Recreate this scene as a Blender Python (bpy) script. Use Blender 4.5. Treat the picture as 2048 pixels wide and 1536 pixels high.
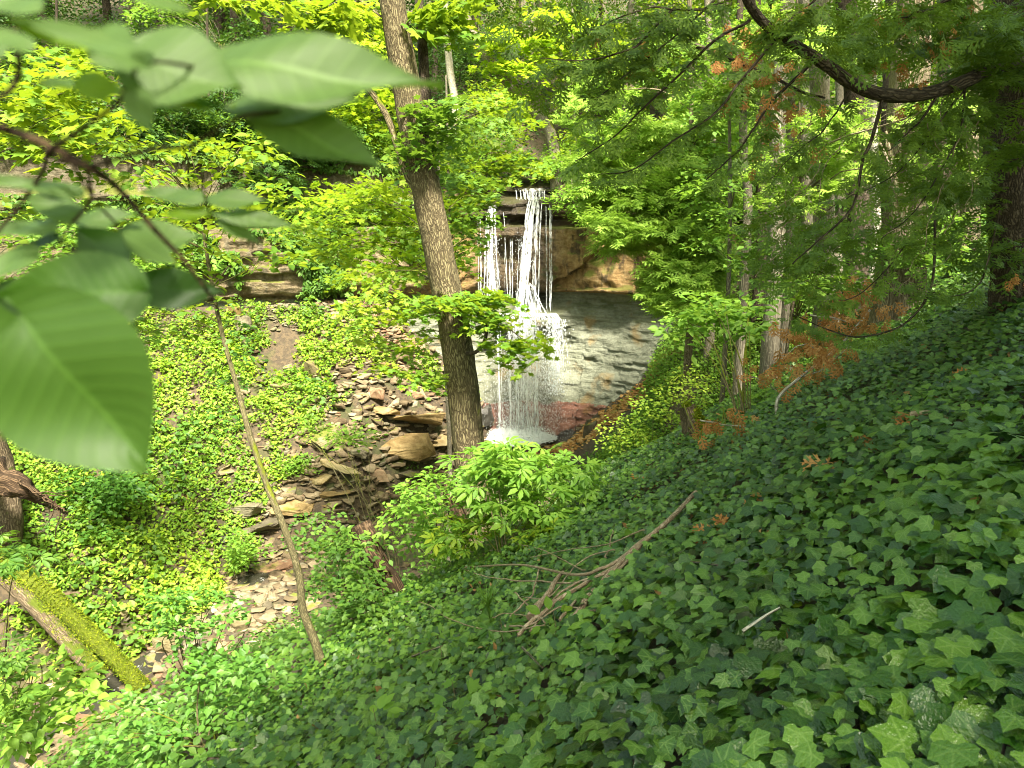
import bpy, math, random
import numpy as np
from mathutils import Vector
SC = bpy.context.scene
for _o in list(bpy.data.objects): bpy.data.objects.remove(_o)
COL = SC.collection
# ------------------------------------------------------------------ camera, sky, sun, exposure
PITCH = math.radians(-12.0); FPX = 1500.0
cam_d = bpy.data.cameras.new('camera'); cam = bpy.data.objects.new('camera', cam_d); COL.objects.link(cam)
cam.location = (0, 0, 0); cam.rotation_euler = (math.radians(90) + PITCH, 0, 0)
cam_d.sensor_width = 36; cam_d.lens = 36 * FPX / 2048; cam_d.clip_start = 0.02; cam_d.clip_end = 600
cam_d.dof.use_dof = True; cam_d.dof.focus_distance = 7.0; cam_d.dof.aperture_fstop = 6.0
SC.camera = cam
SUN_EL, SUN_AZ = math.radians(56), math.radians(163)      # azimuth from +Y (north) clockwise: from behind the camera, right of it
w = bpy.data.worlds.new('World'); SC.world = w; w.use_nodes = True
nt = w.node_tree; sky = nt.nodes.new('ShaderNodeTexSky'); sky.sky_type = 'NISHITA'; sky.sun_disc = False
sky.sun_elevation = SUN_EL; sky.sun_rotation = SUN_AZ; sky.air_density = 1.0; sky.dust_density = 2.0
wb = nt.nodes.new('ShaderNodeMixRGB'); wb.blend_type = 'MULTIPLY'; wb.inputs[0].default_value = 1; wb.inputs[2].default_value = (1.0, .95, .60, 1)   # white balance of the photograph
nt.links.new(sky.outputs[0], wb.inputs[1]); nt.links.new(wb.outputs[0], nt.nodes['Background'].inputs[0]); nt.nodes['Background'].inputs[1].default_value = 0.125
sd = bpy.data.lights.new('sun', 'SUN'); sun = bpy.data.objects.new('sun', sd); COL.objects.link(sun)
sd.energy = 4.4; sd.angle = math.radians(8); sd.color = (1.0, 0.93, 0.80)
TOSUN = Vector((math.sin(SUN_AZ) * math.cos(SUN_EL), math.cos(SUN_AZ) * math.cos(SUN_EL), math.sin(SUN_EL)))
sun.rotation_euler = TOSUN.to_track_quat('Z', 'Y').to_euler()
vs = SC.view_settings; vs.view_transform = 'Standard'; vs.look = 'None'; vs.gamma = 1; vs.use_curve_mapping = False
vs.exposure = 2.35
SC.render.engine = 'CYCLES'
SC.cycles.max_bounces = 6; SC.cycles.diffuse_bounces = 3; SC.cycles.glossy_bounces = 2
SC.cycles.transmission_bounces = 4; SC.cycles.transparent_max_bounces = 12; SC.cycles.caustics_reflective = False; SC.cycles.caustics_refractive = False
SC.cycles.use_denoising = True; SC.cycles.filter_width = 1.0

# ------------------------------------------------------------------ maths helpers
R = np.random.default_rng(7); random.seed(7)
def ray(px, py):
    xc = (px - 1024) / FPX; yc = (768 - py) / FPX
    return np.array([xc, math.cos(PITCH) - yc * math.sin(PITCH), math.sin(PITCH) + yc * math.cos(PITCH)])
def at(px, py, Y):
    r = ray(px, py); return r * (Y / r[1])
def hsh(*a):
    s = sum(np.asarray(v, dtype=np.float64) * k for v, k in zip(a, (127.1, 311.7, 74.7, 269.5)))
    v = np.sin(s) * 43758.5453; return v - np.floor(v)
def vnoise(x, y, z=0.0):
    x, y, z = np.broadcast_arrays(np.asarray(x, float), np.asarray(y, float), np.asarray(z, float))
    xi, yi, zi = np.floor(x), np.floor(y), np.floor(z); xf, yf, zf = x - xi, y - yi, z - zi
    u, v, q = (f * f * (3 - 2 * f) for f in (xf, yf, zf)); r = 0
    for i in (0, 1):
        for j in (0, 1):
            for k in (0, 1):
                r = r + hsh(xi + i, yi + j, zi + k) * (u if i else 1 - u) * (v if j else 1 - v) * (q if k else 1 - q)
    return r * 2 - 1
def fbm(x, y, z=0.0, o=4):
    r, a = 0, 0.5
    for i in range(o):
        r = r + a * vnoise(x * 2 ** i + 13.1 * i, y * 2 ** i + 7.7 * i, np.asarray(z) * 2 ** i + 3.3 * i); a *= 0.5
    return r
def sstep(a, b, x): t = np.clip((x - a) / (b - a), 0, 1); return t * t * (3 - 2 * t)
def smin(a, b, k): h = np.clip(0.5 + 0.5 * (b - a) / k, 0, 1); return b + (a - b) * h - k * h * (1 - h)
def smax(a, b, k): return -smin(-a, -b, k)
def nrm(v): return v / np.maximum(np.linalg.norm(v, axis=-1, keepdims=True), 1e-9)

# ------------------------------------------------------------------ terrain
SY = np.array([-25, 0, 5, 11, 13.8, 16, 18, 21.5, 25, 28.3, 30, 40]); SX = np.array([-26, -18, -16, -12, -9.9, -8.0, -6.8, -6.5, -4.5, -2, .3, .5])
SZ = np.array([-18, -14, -13, -11.6, -10.8, -10.1, -9.7, -9.4, -9.1, -8.8, -8.6, -8.6])
CX = np.array([-44, -30, -22, -15, -9, -4, -1.5, .8, 3.2, 5.2, 7, 9, 12, 18, 44]); CYv = np.array([14, 20, 23.5, 26, 28.2, 30, 31.0, 31.5, 31, 29.8, 28, 26.3, 25, 24.5, 24])
def cy(x):
    x = np.asarray(x, float); return (np.interp(x - .8, CX, CYv) + np.interp(x, CX, CYv) * 2 + np.interp(x + .8, CX, CYv)) / 4
def ground(x, y):
    x = np.asarray(x, float); y = np.asarray(y, float)
    sx = np.interp(y, SY, SX); sz = np.interp(y, SY, SZ); d = (x - sx) * 0.85
    left = sz + 0.74 * np.maximum(0, -d - 1.2)
    left = smin(left, -3.1 + 0.04 * np.maximum(0, -d), 1.0)
    left = left + 0.45 * np.maximum(0, -x - 14) * sstep(24, 16, y)
    r1 = -1.68 + .561 * x - .291 * np.minimum(y, 12.6)
    r1 = smin(r1, -0.3 + .28 * np.maximum(0, x - 6) + .05 * (y - 10), 1.0)
    r2 = sz + .18 * np.maximum(0, d - 1.4) + 1.35 * np.maximum(0, x - 4.9) + .75 * np.clip(x - 2.2, 0, 2.7) * sstep(19, 27, y)
    r2 = smin(r2, -0.9 + .25 * np.maximum(0, x - 8) + .05 * (y - 14), 1.0)
    k = sstep(12.4, 17.5, y - 0.25 * np.maximum(0, x - 3))
    g = np.where(d > 0, smax(sz, r1 * (1 - k) + r2 * k, 0.4), left)
    c = cy(x) - y; g = smax(g, -2.9 - .80 * np.maximum(0, c - .9) - .95 * np.maximum(0, x + 5.2), .5)
    return g + 0.16 * fbm(x * .6, y * .6) + 0.05 * fbm(x * 2.3, y * 2.3) * 1.0
def hit(px, py, tmin=1.0, tmax=60, h=0.0):
    r = ray(px, py); t = np.arange(tmin, tmax, 0.05); P = r[None] * t[:, None]
    k = np.nonzero(P[:, 2] < ground(P[:, 0], P[:, 1]) + h)[0]
    return P[k[0]] if len(k) else P[-1]
def gnorm(x, y):
    e = .15; gx = (ground(x + e, y) - ground(x - e, y)) / (2 * e); gy = (ground(x, y + e) - ground(x, y - e)) / (2 * e)
    return nrm(np.stack([-gx, -gy, np.ones_like(gx)], -1))

# ------------------------------------------------------------------ mesh building
class Buf:
    def __init__(s): s.v = []; s.l = []; s.t = []; s.uv = []; s.n = 0
    def add(s, v, loops, tot, uv=None):
        v = np.asarray(v, float).reshape(-1, 3); loops = np.asarray(loops, int).ravel()
        s.v.append(v); s.l.append(loops + s.n); s.t.append(np.asarray(tot, int).ravel())
        s.uv.append(np.zeros((len(loops), 2)) if uv is None else np.asarray(uv, float).reshape(-1, 2)); s.n += len(v)
    def mesh(s, name, mat, smooth=False):
        m = bpy.data.meshes.new(name); V = np.concatenate(s.v); L = np.concatenate(s.l); T = np.concatenate(s.t); U = np.concatenate(s.uv)
        m.vertices.add(len(V)); m.vertices.foreach_set('co', V.astype(np.float32).ravel())
        m.loops.add(len(L)); m.loops.foreach_set('vertex_index', L.astype(np.int32))
        m.polygons.add(len(T)); m.polygons.foreach_set('loop_start', (np.cumsum(T) - T).astype(np.int32))
        uvl = m.uv_layers.new(name='uv'); uvl.data.foreach_set('uv', U.astype(np.float32).ravel())
        if smooth: m.polygons.foreach_set('use_smooth', np.ones(len(T), bool))
        m.materials.append(mat); m.update(calc_edges=True); m.validate(); return m
    def obj(s, name, mat, parent=None, smooth=False, origin=None):
        if origin is not None:
            s.v = [a - np.asarray(origin)[None] for a in s.v]
        return link(name, s.mesh(name, mat, smooth), parent, origin)
def link(name, mesh, parent=None, loc=None):
    o = bpy.data.objects.new(name, mesh); COL.objects.link(o)
    if parent is not None:
        o.parent = parent
        if loc is not None: o.location = Vector([float(q) for q in loc]) - parent.location
    elif loc is not None: o.location = [float(q) for q in loc]
    return o
def tag(o, label=None, cat=None, group=None, kind=None):
    if label: o['label'] = label
    if cat: o['category'] = cat
    if group: o['group'] = group
    if kind: o['kind'] = kind
    return o
def thing(name, loc, label, cat, group=None):
    o = bpy.data.objects.new(name, None); COL.objects.link(o); o.location = [float(q) for q in loc]; o.empty_display_size = .2
    return tag(o, label, cat, group)
def copy_tree(o, parent=None):
    c = o.copy(); COL.objects.link(c)
    if parent: c.parent = parent
    for ch in [k for k in KIDS.get(o.name, [])]: copy_tree(ch, c)
    return c
KIDS = {}
def grid_add(buf, P, uv=None, closed=False):
    n, m = P.shape[:2]; i, j = np.meshgrid(np.arange(n - 1), np.arange(m if closed else m - 1), indexing='ij'); j2 = (j + 1) % m
    q = np.stack([i * m + j, i * m + j2, (i + 1) * m + j2, (i + 1) * m + j], -1).reshape(-1, 4)
    if uv is None: U = None
    else:
        jj = j + 1; U = np.stack([np.stack([uv[0][j], uv[1][i]], -1), np.stack([uv[0][jj], uv[1][i]], -1), np.stack([uv[0][jj], uv[1][i + 1]], -1), np.stack([uv[0][j], uv[1][i + 1]], -1)], -2).reshape(-1, 2)
    buf.add(P.reshape(-1, 3), q, np.full(len(q), 4), U)
def spline(pts, n):
    pts = np.asarray(pts, float)
    if len(pts) == 2: t = np.linspace(0, 1, n)[:, None]; return pts[0] * (1 - t) + pts[1] * t
    P = np.vstack([2 * pts[0] - pts[1], pts, 2 * pts[-1] - pts[-2]]); out = []
    for t in np.linspace(0, len(pts) - 1 - 1e-6, n):
        i = int(t); f = t - i; a, b, c, d = P[i:i + 4]
        out.append(.5 * (2 * b + (c - a) * f + (2 * a - 5 * b + 4 * c - d) * f * f + (3 * b - a - 3 * c + d) * f ** 3))
    return np.array(out)
def tube(buf, pts, r0, r1=None, n=None, sides=10, rough=0.0, wob=0.0, rad=None, seed=0, flare=0):
    L0 = np.linalg.norm(np.diff(np.asarray(pts, float), axis=0), axis=1).sum()
    n = n or max(4, int(len(pts) * 3)); C = spline(pts, n)
    if wob: C[1:-1] += wob * np.stack([fbm(np.linspace(0, 6, n) + seed, seed + k * 9.1 + np.zeros(n)) for k in range(3)], -1)[1:-1]
    T = nrm(np.gradient(C, axis=0)); up = np.array([0.13, 0.99, 0.05]) if abs(T[0][2]) > .7 else np.array([0, 0, 1.])
    X = nrm(np.cross(T, up)); Yv = np.cross(T, X); t = np.linspace(0, 1, n)
    r = (r0 + ((r1 if r1 is not None else r0) - r0) * t) if rad is None else np.interp(t, np.linspace(0, 1, len(rad)), rad)
    if flare: r = r * (1 + flare * np.exp(-t * 14))
    a = np.linspace(0, 2 * math.pi, sides, endpoint=False); A, Tt = np.meshgrid(a, t * L0)
    rr = r[:, None] * np.ones_like(A)
    if rough: rr = rr * (1 + rough * fbm(np.cos(A) * 2.5 + seed, np.sin(A) * 2.5, Tt * 1.3, 4) + .5 * rough * vnoise(np.cos(A) * 7 + seed, np.sin(A) * 7, Tt * 4))
    P = C[:, None] + rr[..., None] * (np.cos(A)[..., None] * X[:, None] + np.sin(A)[..., None] * Yv[:, None])
    u = np.linspace(0, 1, sides + 1) * 2 * math.pi * float(np.mean(r)); grid_add(buf, P, (u, t * L0), closed=True)
    for k, ring in ((0, P[0]), (1, P[-1])):
        lp = np.arange(sides); buf.add(ring, lp if k else lp[::-1], [sides])
    return C
# leaf templates: verts, faces; x across, y towards the tip, z normal.
def tpl(v, f):
    v = np.array(v, float); return dict(v=v, l=np.concatenate([np.array(q) for q in f]), t=np.array([len(q) for q in f]))
QUAD = tpl([(0, 0, 0), (.34, .45, .07), (0, 1, -.05), (-.34, .45, .07)], [(0, 1, 2), (0, 2, 3)])
OVATE = tpl([(0, 0, 0), (.24, .2, .05), (.33, .5, .07), (.17, .8, .03), (0, 1.05, -.10), (-.17, .8, .03), (-.33, .5, .07), (-.24, .2, .05), (0, .5, 0)],
            [(0, 1, 2, 8), (8, 2, 3, 4), (8, 4, 5, 6), (0, 8, 6, 7)])
def lobed(pol, zc=0.06, droop=.12):
    pts = [(0, .22, 0)] + [(r * math.sin(math.radians(a)), .22 + r * math.cos(math.radians(a)), 0) for a, r in pol]
    pts = [(x, y, zc * abs(x) * 1.2 - droop * (x * x + (y - .3) ** 2)) for x, y, _ in pts]
    n = len(pts) - 1; return tpl(pts, [(0, i, i + 1) for i in range(1, n)] + [(0, n, 1)])
mp = [(0, .80), (14, .52), (22, .42), (38, .62), (50, .74), (58, .50), (72, .36), (88, .46), (102, .52), (125, .30), (165, .2)]
MAPLE = lobed(mp + [(360 - a, r) for a, r in mp[:0:-1]])
iv = [(0, .80), (16, .60), (32, .50), (46, .57), (55, .62), (68, .54), (88, .48), (106, .52), (128, .45), (150, .36), (168, .20)]
IVY = lobed(iv + [(360 - a, r) for a, r in iv[:0:-1]], .10, .22)
ivs = [(0, .80), (28, .52), (54, .60), (84, .48), (112, .50), (155, .27)]
IVYS = lobed(ivs + [(360 - a, r) for a, r in ivs[:0:-1]], .10, .22)
def palmate(k, l=1.0):
    V = []; F = []
    for a, s in k:
        c, q = math.cos(math.radians(a)), math.sin(math.radians(a)); b = len(V)
        for (x, y, z) in [(0, .06, 0), (.12, .4, .04), (.16, .68, .02), (0, 1.02, -.14), (-.16, .68, .02), (-.12, .4, .04), (0, .55, -.01)]:
            x, y = x * s, y * s; V.append((x * c + y * q, -x * q + y * c, z * s - .05 * y))
        F += [(b, b + 1, b + 6), (b + 1, b + 2, b + 3, b + 6), (b + 6, b + 3, b + 4, b + 5), (b, b + 6, b + 5)]
    return tpl(V, F)
PALM = palmate([(0, 1), (42, .92), (-42, .92), (88, .72), (-88, .72)])
TRI3 = palmate([(0, 1), (70, .85), (-70, .85)])
def frond(seed, n=11, sub=5, wk=1.0):
    r = random.Random(seed); V = []; F = []
    def blade(p, d, l, w, z0):
        b = len(V); nx, ny = -d[1], d[0]
        for s, o in ((0, .5), (.5, 1), (1, .15)):
            for sg in (-1, 1): V.append((p[0] + d[0] * l * s + sg * nx * w * o, p[1] + d[1] * l * s + sg * ny * w * o, z0 - .25 * s * l * abs(d[0]) - .05 * s * l))
        F.extend([(b, b + 1, b + 3, b + 2), (b + 2, b + 3, b + 5, b + 4)])
    blade((0, 0), (0, 1), 1.0, .016*wk, 0)
    for i in range(n):
        t = .08 + .9 * i / n; sg = 1 if i % 2 else -1; ln = (.46 * math.sin(math.pi * min(1, .25 + t * .8)) + .05) * r.uniform(.8, 1.15); a = math.radians(r.uniform(38, 55))
        d = (sg * math.sin(a), math.cos(a)); blade((0, t), d, ln, .022*wk, 0)
        for j in range(sub):
            s = .2 + .75 * j / sub; a2 = a * sg + math.radians(r.uniform(30, 45)) * (1 if j % 2 else -1)
            blade((d[0] * ln * s, t + d[1] * ln * s), (math.sin(a2), math.cos(a2)), ln * .40 * (1.1 - .6 * s), .022*wk, -.25 * s * ln * abs(d[0]))
    return tpl(V, F)
FROND = frond(1, 8, 3, 1.8); FROND2 = frond(2, 7, 2, 2.0); FRONDS = frond(3, 6, 1, 2.4)
def leaves(buf, T, pos, nor, tip, size, wid=None):
    N = len(pos)
    if not N: return
    nor = nrm(nor); tip = nrm(tip - (tip * nor).sum(-1, keepdims=True) * nor); X = np.cross(tip, nor); tv = T['v']; size = np.broadcast_to(size, (N,))
    wx = np.ones(N) if wid is None else wid
    P = pos[:, None] + size[:, None, None] * (tv[None, :, 0:1] * X[:, None] * wx[:, None, None] + tv[None, :, 1:2] * tip[:, None] + tv[None, :, 2:3] * nor[:, None])
    k = len(tv); L = T['l'][None] + (np.arange(N) * k)[:, None]; uv = tv[T['l']][:, :2]
    buf.add(P.reshape(-1, 3), L.ravel(), np.tile(T['t'], N), np.tile(uv, (N, 1)))
def rdir(n, r=R): return nrm(r.normal(size=(n, 3)))

# ------------------------------------------------------------------ materials
def mat(name):
    m = bpy.data.materials.new(name); m.use_nodes = True; t = m.node_tree; t.nodes.clear()
    return m, t
class NB:
    def __init__(s, t): s.t = t
    def n(s, typ, ins=None, **kw):
        nd = s.t.nodes.new(typ)
        for k, v in kw.items(): setattr(nd, k, v)
        for k, v in (ins or {}).items():
            if hasattr(v, 'is_output') or isinstance(v, bpy.types.NodeSocket): s.t.links.new(v, nd.inputs[k])
            else: nd.inputs[k].default_value = v
        return nd
    def math(s, op, a, b=0.0, c=0.0, clamp=False):
        nd = s.n('ShaderNodeMath', {0: a, 1: b, 2: c}, operation=op); nd.use_clamp = clamp; return nd.outputs[0]
    def mix(s, f, a, b):
        nd = s.n('ShaderNodeMix', data_type='RGBA')
        for i, v in ((0, f), (6, a), (7, b)):
            if isinstance(v, bpy.types.NodeSocket): s.t.links.new(v, nd.inputs[i])
            else: nd.inputs[i].default_value = v if i == 0 else (*v, 1)[:4]
        return nd.outputs[2]
    def ramp(s, f, stops, interp='LINEAR'):
        nd = s.n('ShaderNodeValToRGB', {0: f}); cr = nd.color_ramp; cr.interpolation = interp
        while len(cr.elements) < len(stops): cr.elements.new(.5)
        for e, (p, c) in zip(cr.elements, stops): e.position = p; e.color = (*c, 1)[:4] if not isinstance(c, (int, float)) else (c, c, c, 1)
        return nd.outputs[0]
    def noise(s, vec, scale, det=4, rough=.55): return s.n('ShaderNodeTexNoise', {'Vector': vec, 'Scale': scale, 'Detail': det, 'Roughness': rough}).outputs[0]
def leaf_mat(name, cols, trans, tf=.38, rough=.42, spec=.4, vein=None, scale=.5, spot=0.0):
    """cols: dark, mid, light base colours; trans: colour that shines through"""
    m, t = mat(name); b = NB(t); geo = b.n('ShaderNodeNewGeometry'); tc = b.n('ShaderNodeTexCoord'); oi = b.n('ShaderNodeObjectInfo')
    rnd = geo.outputs['Random Per Island']; nz = b.noise(geo.outputs['Position'], scale, 3)
    f = b.math('ADD', b.math('MULTIPLY', rnd, .55), b.math('MULTIPLY', nz, .9)); f = b.math('SUBTRACT', f, .2, clamp=True)
    f = b.math('ADD', f, b.math('MULTIPLY', b.math('SUBTRACT', oi.outputs['Random'], .5), .2), clamp=True)
    c = b.ramp(f, [(.12, cols[0]), (.5, cols[1]), (.9, cols[2])]); bump = None
    if vein:
        uv = b.n('ShaderNodeSeparateXYZ', {0: tc.outputs['UV']}); x = uv.outputs[0]; y = b.math('SUBTRACT', uv.outputs[1], .22)
        ang = b.math('ABSOLUTE', b.math('ARCTAN2', x, y)); rad = b.math('SQRT', b.math('ADD', b.math('MULTIPLY', x, x), b.math('MULTIPLY', y, y)))
        d = None
        for a0 in vein['angles']:
            q = b.math('MULTIPLY', b.math('ABSOLUTE', b.math('SUBTRACT', ang, math.radians(a0))), rad); d = q if d is None else b.math('MINIMUM', d, q)
        w2 = b.math('MULTIPLY', b.math('SUBTRACT', 1.15, rad), vein['w']); vm = b.math('SUBTRACT', 1, b.math('DIVIDE', d, w2), clamp=True)
        vo = b.n('ShaderNodeTexVoronoi', {'Vector': tc.outputs['UV'], 'Scale': 9.0}, feature='DISTANCE_TO_EDGE').outputs[0]
        fine = b.math('MULTIPLY', b.math('LESS_THAN', vo, .035), .35); vm = b.math('MAXIMUM', vm, fine)
        vm = b.math('MULTIPLY', vm, b.ramp(rnd, [(.2, .15), (.75, 1.0)]))
        c = b.mix(b.math('MULTIPLY', vm, vein['amt']), c, vein['col'])
    if spot:
        s2 = b.math('GREATER_THAN', b.noise(tc.outputs['UV'], 9, 2), .72); c = b.mix(b.math('MULTIPLY', s2, spot), c, (.25, .22, .06))
    rn = b.math('ADD', rough, b.math('MULTIPLY', b.noise(geo.outputs['Position'], 30, 2), .15))
    p = b.n('ShaderNodeBsdfPrincipled', {'Base Color': c, 'Roughness': rn, 'Specular IOR Level': spec})
    nb = b.noise(tc.outputs['UV'], 7, 2)
    bp = b.n('ShaderNodeBump', {'Height': nb, 'Strength': .35, 'Distance': .02}); t.links.new(bp.outputs[0], p.inputs['Normal'])
    tr = b.n('ShaderNodeBsdfTranslucent', {'Color': b.mix(.65, c, trans)})
    mx = b.n('ShaderNodeMixShader', {0: tf, 1: p.outputs[0], 2: tr.outputs[0]}); o = b.n('ShaderNodeOutputMaterial', {0: mx.outputs[0]})
    return m
def bark_mat(name, cols, ridge=14, moss=0.0, mosscol=(.16, .19, .01), stretch=.12, bump=.9, dist=.02):
    m, t = mat(name); b = NB(t); tc = b.n('ShaderNodeTexCoord'); geo = b.n('ShaderNodeNewGeometry')
    mp_ = b.n('ShaderNodeMapping', {'Vector': tc.outputs['UV'], 'Scale': (1, stretch, 1)})
    wz = b.n('ShaderNodeTexNoise', {'Vector': tc.outputs['UV'], 'Scale': 5.0, 'Detail': 3.0}); add = b.n('ShaderNodeMixRGB', {0: .06, 1: mp_.outputs[0], 2: wz.outputs[1]})
    vo = b.n('ShaderNodeTexVoronoi', {'Vector': add.outputs[0], 'Scale': float(ridge * 2.2)}, feature='DISTANCE_TO_EDGE').outputs[0]
    rid = b.ramp(vo, [(0, 0.0), (.28, 1.0)]); n1 = b.noise(add.outputs[0], ridge * 3, 5, .65); n2 = b.noise(geo.outputs['Position'], 1.6, 4)
    h = b.math('ADD', b.math('MULTIPLY', rid, .6), b.math('MULTIPLY', n1, .7))
    c = b.ramp(h, [(.25, cols[0]), (.6, cols[1]), (1.0, cols[2])]); c = b.mix(b.ramp(n2, [(.4, 0.0), (.65, .45)]), c, cols[1])
    lich = b.ramp(b.noise(geo.outputs['Position'], 14, 3), [(.6, 0.0), (.68, .5)]); c = b.mix(lich, c, tuple(min(1, q * 1.25 + .02) for q in cols[2]))
    if moss:
        up = b.n('ShaderNodeSeparateXYZ', {0: geo.outputs['Normal']}).outputs[2]
        mm = b.math('ADD', b.math('MULTIPLY', up, .35), b.noise(geo.outputs['Position'], 2.4, 5)); mm = b.ramp(mm, [(.75 - moss * .5, 0.0), (.85 - moss * .45, 1.0)])
        mc = b.mix(b.noise(geo.outputs['Position'], 22, 3), tuple(q * .55 for q in mosscol), mosscol); c = b.mix(mm, c, mc)
        h = b.math('ADD', h, b.math('MULTIPLY', b.noise(geo.outputs['Position'], 60, 3), .4))
    p = b.n('ShaderNodeBsdfPrincipled', {'Base Color': c, 'Roughness': .9, 'Specular IOR Level': .2}); bp = b.n('ShaderNodeBump', {'Height': h, 'Strength': bump, 'Distance': dist})
    t.links.new(bp.outputs[0], p.inputs['Normal']); b.n('ShaderNodeOutputMaterial', {0: p.outputs[0]}); return m
def rock_mat(name, cols, moss=.3, scale=1.0, wet=0.0):
    m, t = mat(name); b = NB(t); geo = b.n('ShaderNodeNewGeometry'); tc = b.n('ShaderNodeTexCoord'); oi = b.n('ShaderNodeObjectInfo'); P = geo.outputs['Position']
    n1 = b.noise(P, 2.2 * scale, 6, .6); n2 = b.noise(P, 14 * scale, 5, .65)
    f = b.math('ADD', b.math('MULTIPLY', n1, .7), b.math('MULTIPLY', n2, .3)); f = b.math('ADD', f, b.math('MULTIPLY', b.math('SUBTRACT', geo.outputs['Random Per Island'], .5), .3), clamp=True)
    c = b.ramp(f, [(.3, cols[0]), (.5, cols[1]), (.72, cols[2])])
    lay = b.n('ShaderNodeTexWave', {'Vector': tc.outputs['Object'], 'Scale': 9.0, 'Distortion': 4.0, 'Detail': 3.0}, bands_direction='Z').outputs[0]
    up = b.n('ShaderNodeSeparateXYZ', {0: geo.outputs['Normal']}).outputs[2]
    mm = b.math('ADD', b.math('MULTIPLY', up, .25), b.noise(P, 1.3, 4)); mm = b.ramp(mm, [(.86 - moss * .5, 0.0), (.95 - moss * .5, .85)]); c = b.mix(mm, c, (.12, .14, .015))
    p = b.n('ShaderNodeBsdfPrincipled', {'Base Color': c, 'Roughness': .85 - wet * .5, 'Specular IOR Level': .25 + wet * .4})
    h = b.math('ADD', n2, b.math('MULTIPLY', lay, .25)); bp = b.n('ShaderNodeBump', {'Height': h, 'Strength': .7, 'Distance': .04}); t.links.new(bp.outputs[0], p.inputs['Normal'])
    b.n('ShaderNodeOutputMaterial', {0: p.outputs[0]}); return m
def ground_mat():
    m, t = mat('forest_floor'); b = NB(t); P = b.n('ShaderNodeNewGeometry').outputs['Position']
    n1 = b.noise(P, .8, 5); n2 = b.noise(P, 9, 6, .7); vo = b.n('ShaderNodeTexVoronoi', {'Vector': P, 'Scale': 11.0}).outputs[1]
    c = b.ramp(n2, [(.3, (.018, .014, .008)), (.55, (.065, .045, .026)), (.75, (.14, .105, .06))]); sv = b.n('ShaderNodeSeparateXYZ', {0: vo}).outputs[0]; c = b.mix(b.math('MULTIPLY', b.ramp(sv, [(.55, 0.0), (.6, 1.0)]), .5), c, (.16, .11, .055))
    c = b.mix(.45, c, (.06, .046, .027)); c = b.mix(b.ramp(n1, [(.5, 0.0), (.62, .7)]), c, (.045, .06, .012))
    p = b.n('ShaderNodeBsdfPrincipled', {'Base Color': c, 'Roughness': .95}); bp = b.n('ShaderNodeBump', {'Height': n2, 'Strength': 1.0, 'Distance': .08}); t.links.new(bp.outputs[0], p.inputs['Normal'])
    b.n('ShaderNodeOutputMaterial', {0: p.outputs[0]}); return m
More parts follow.
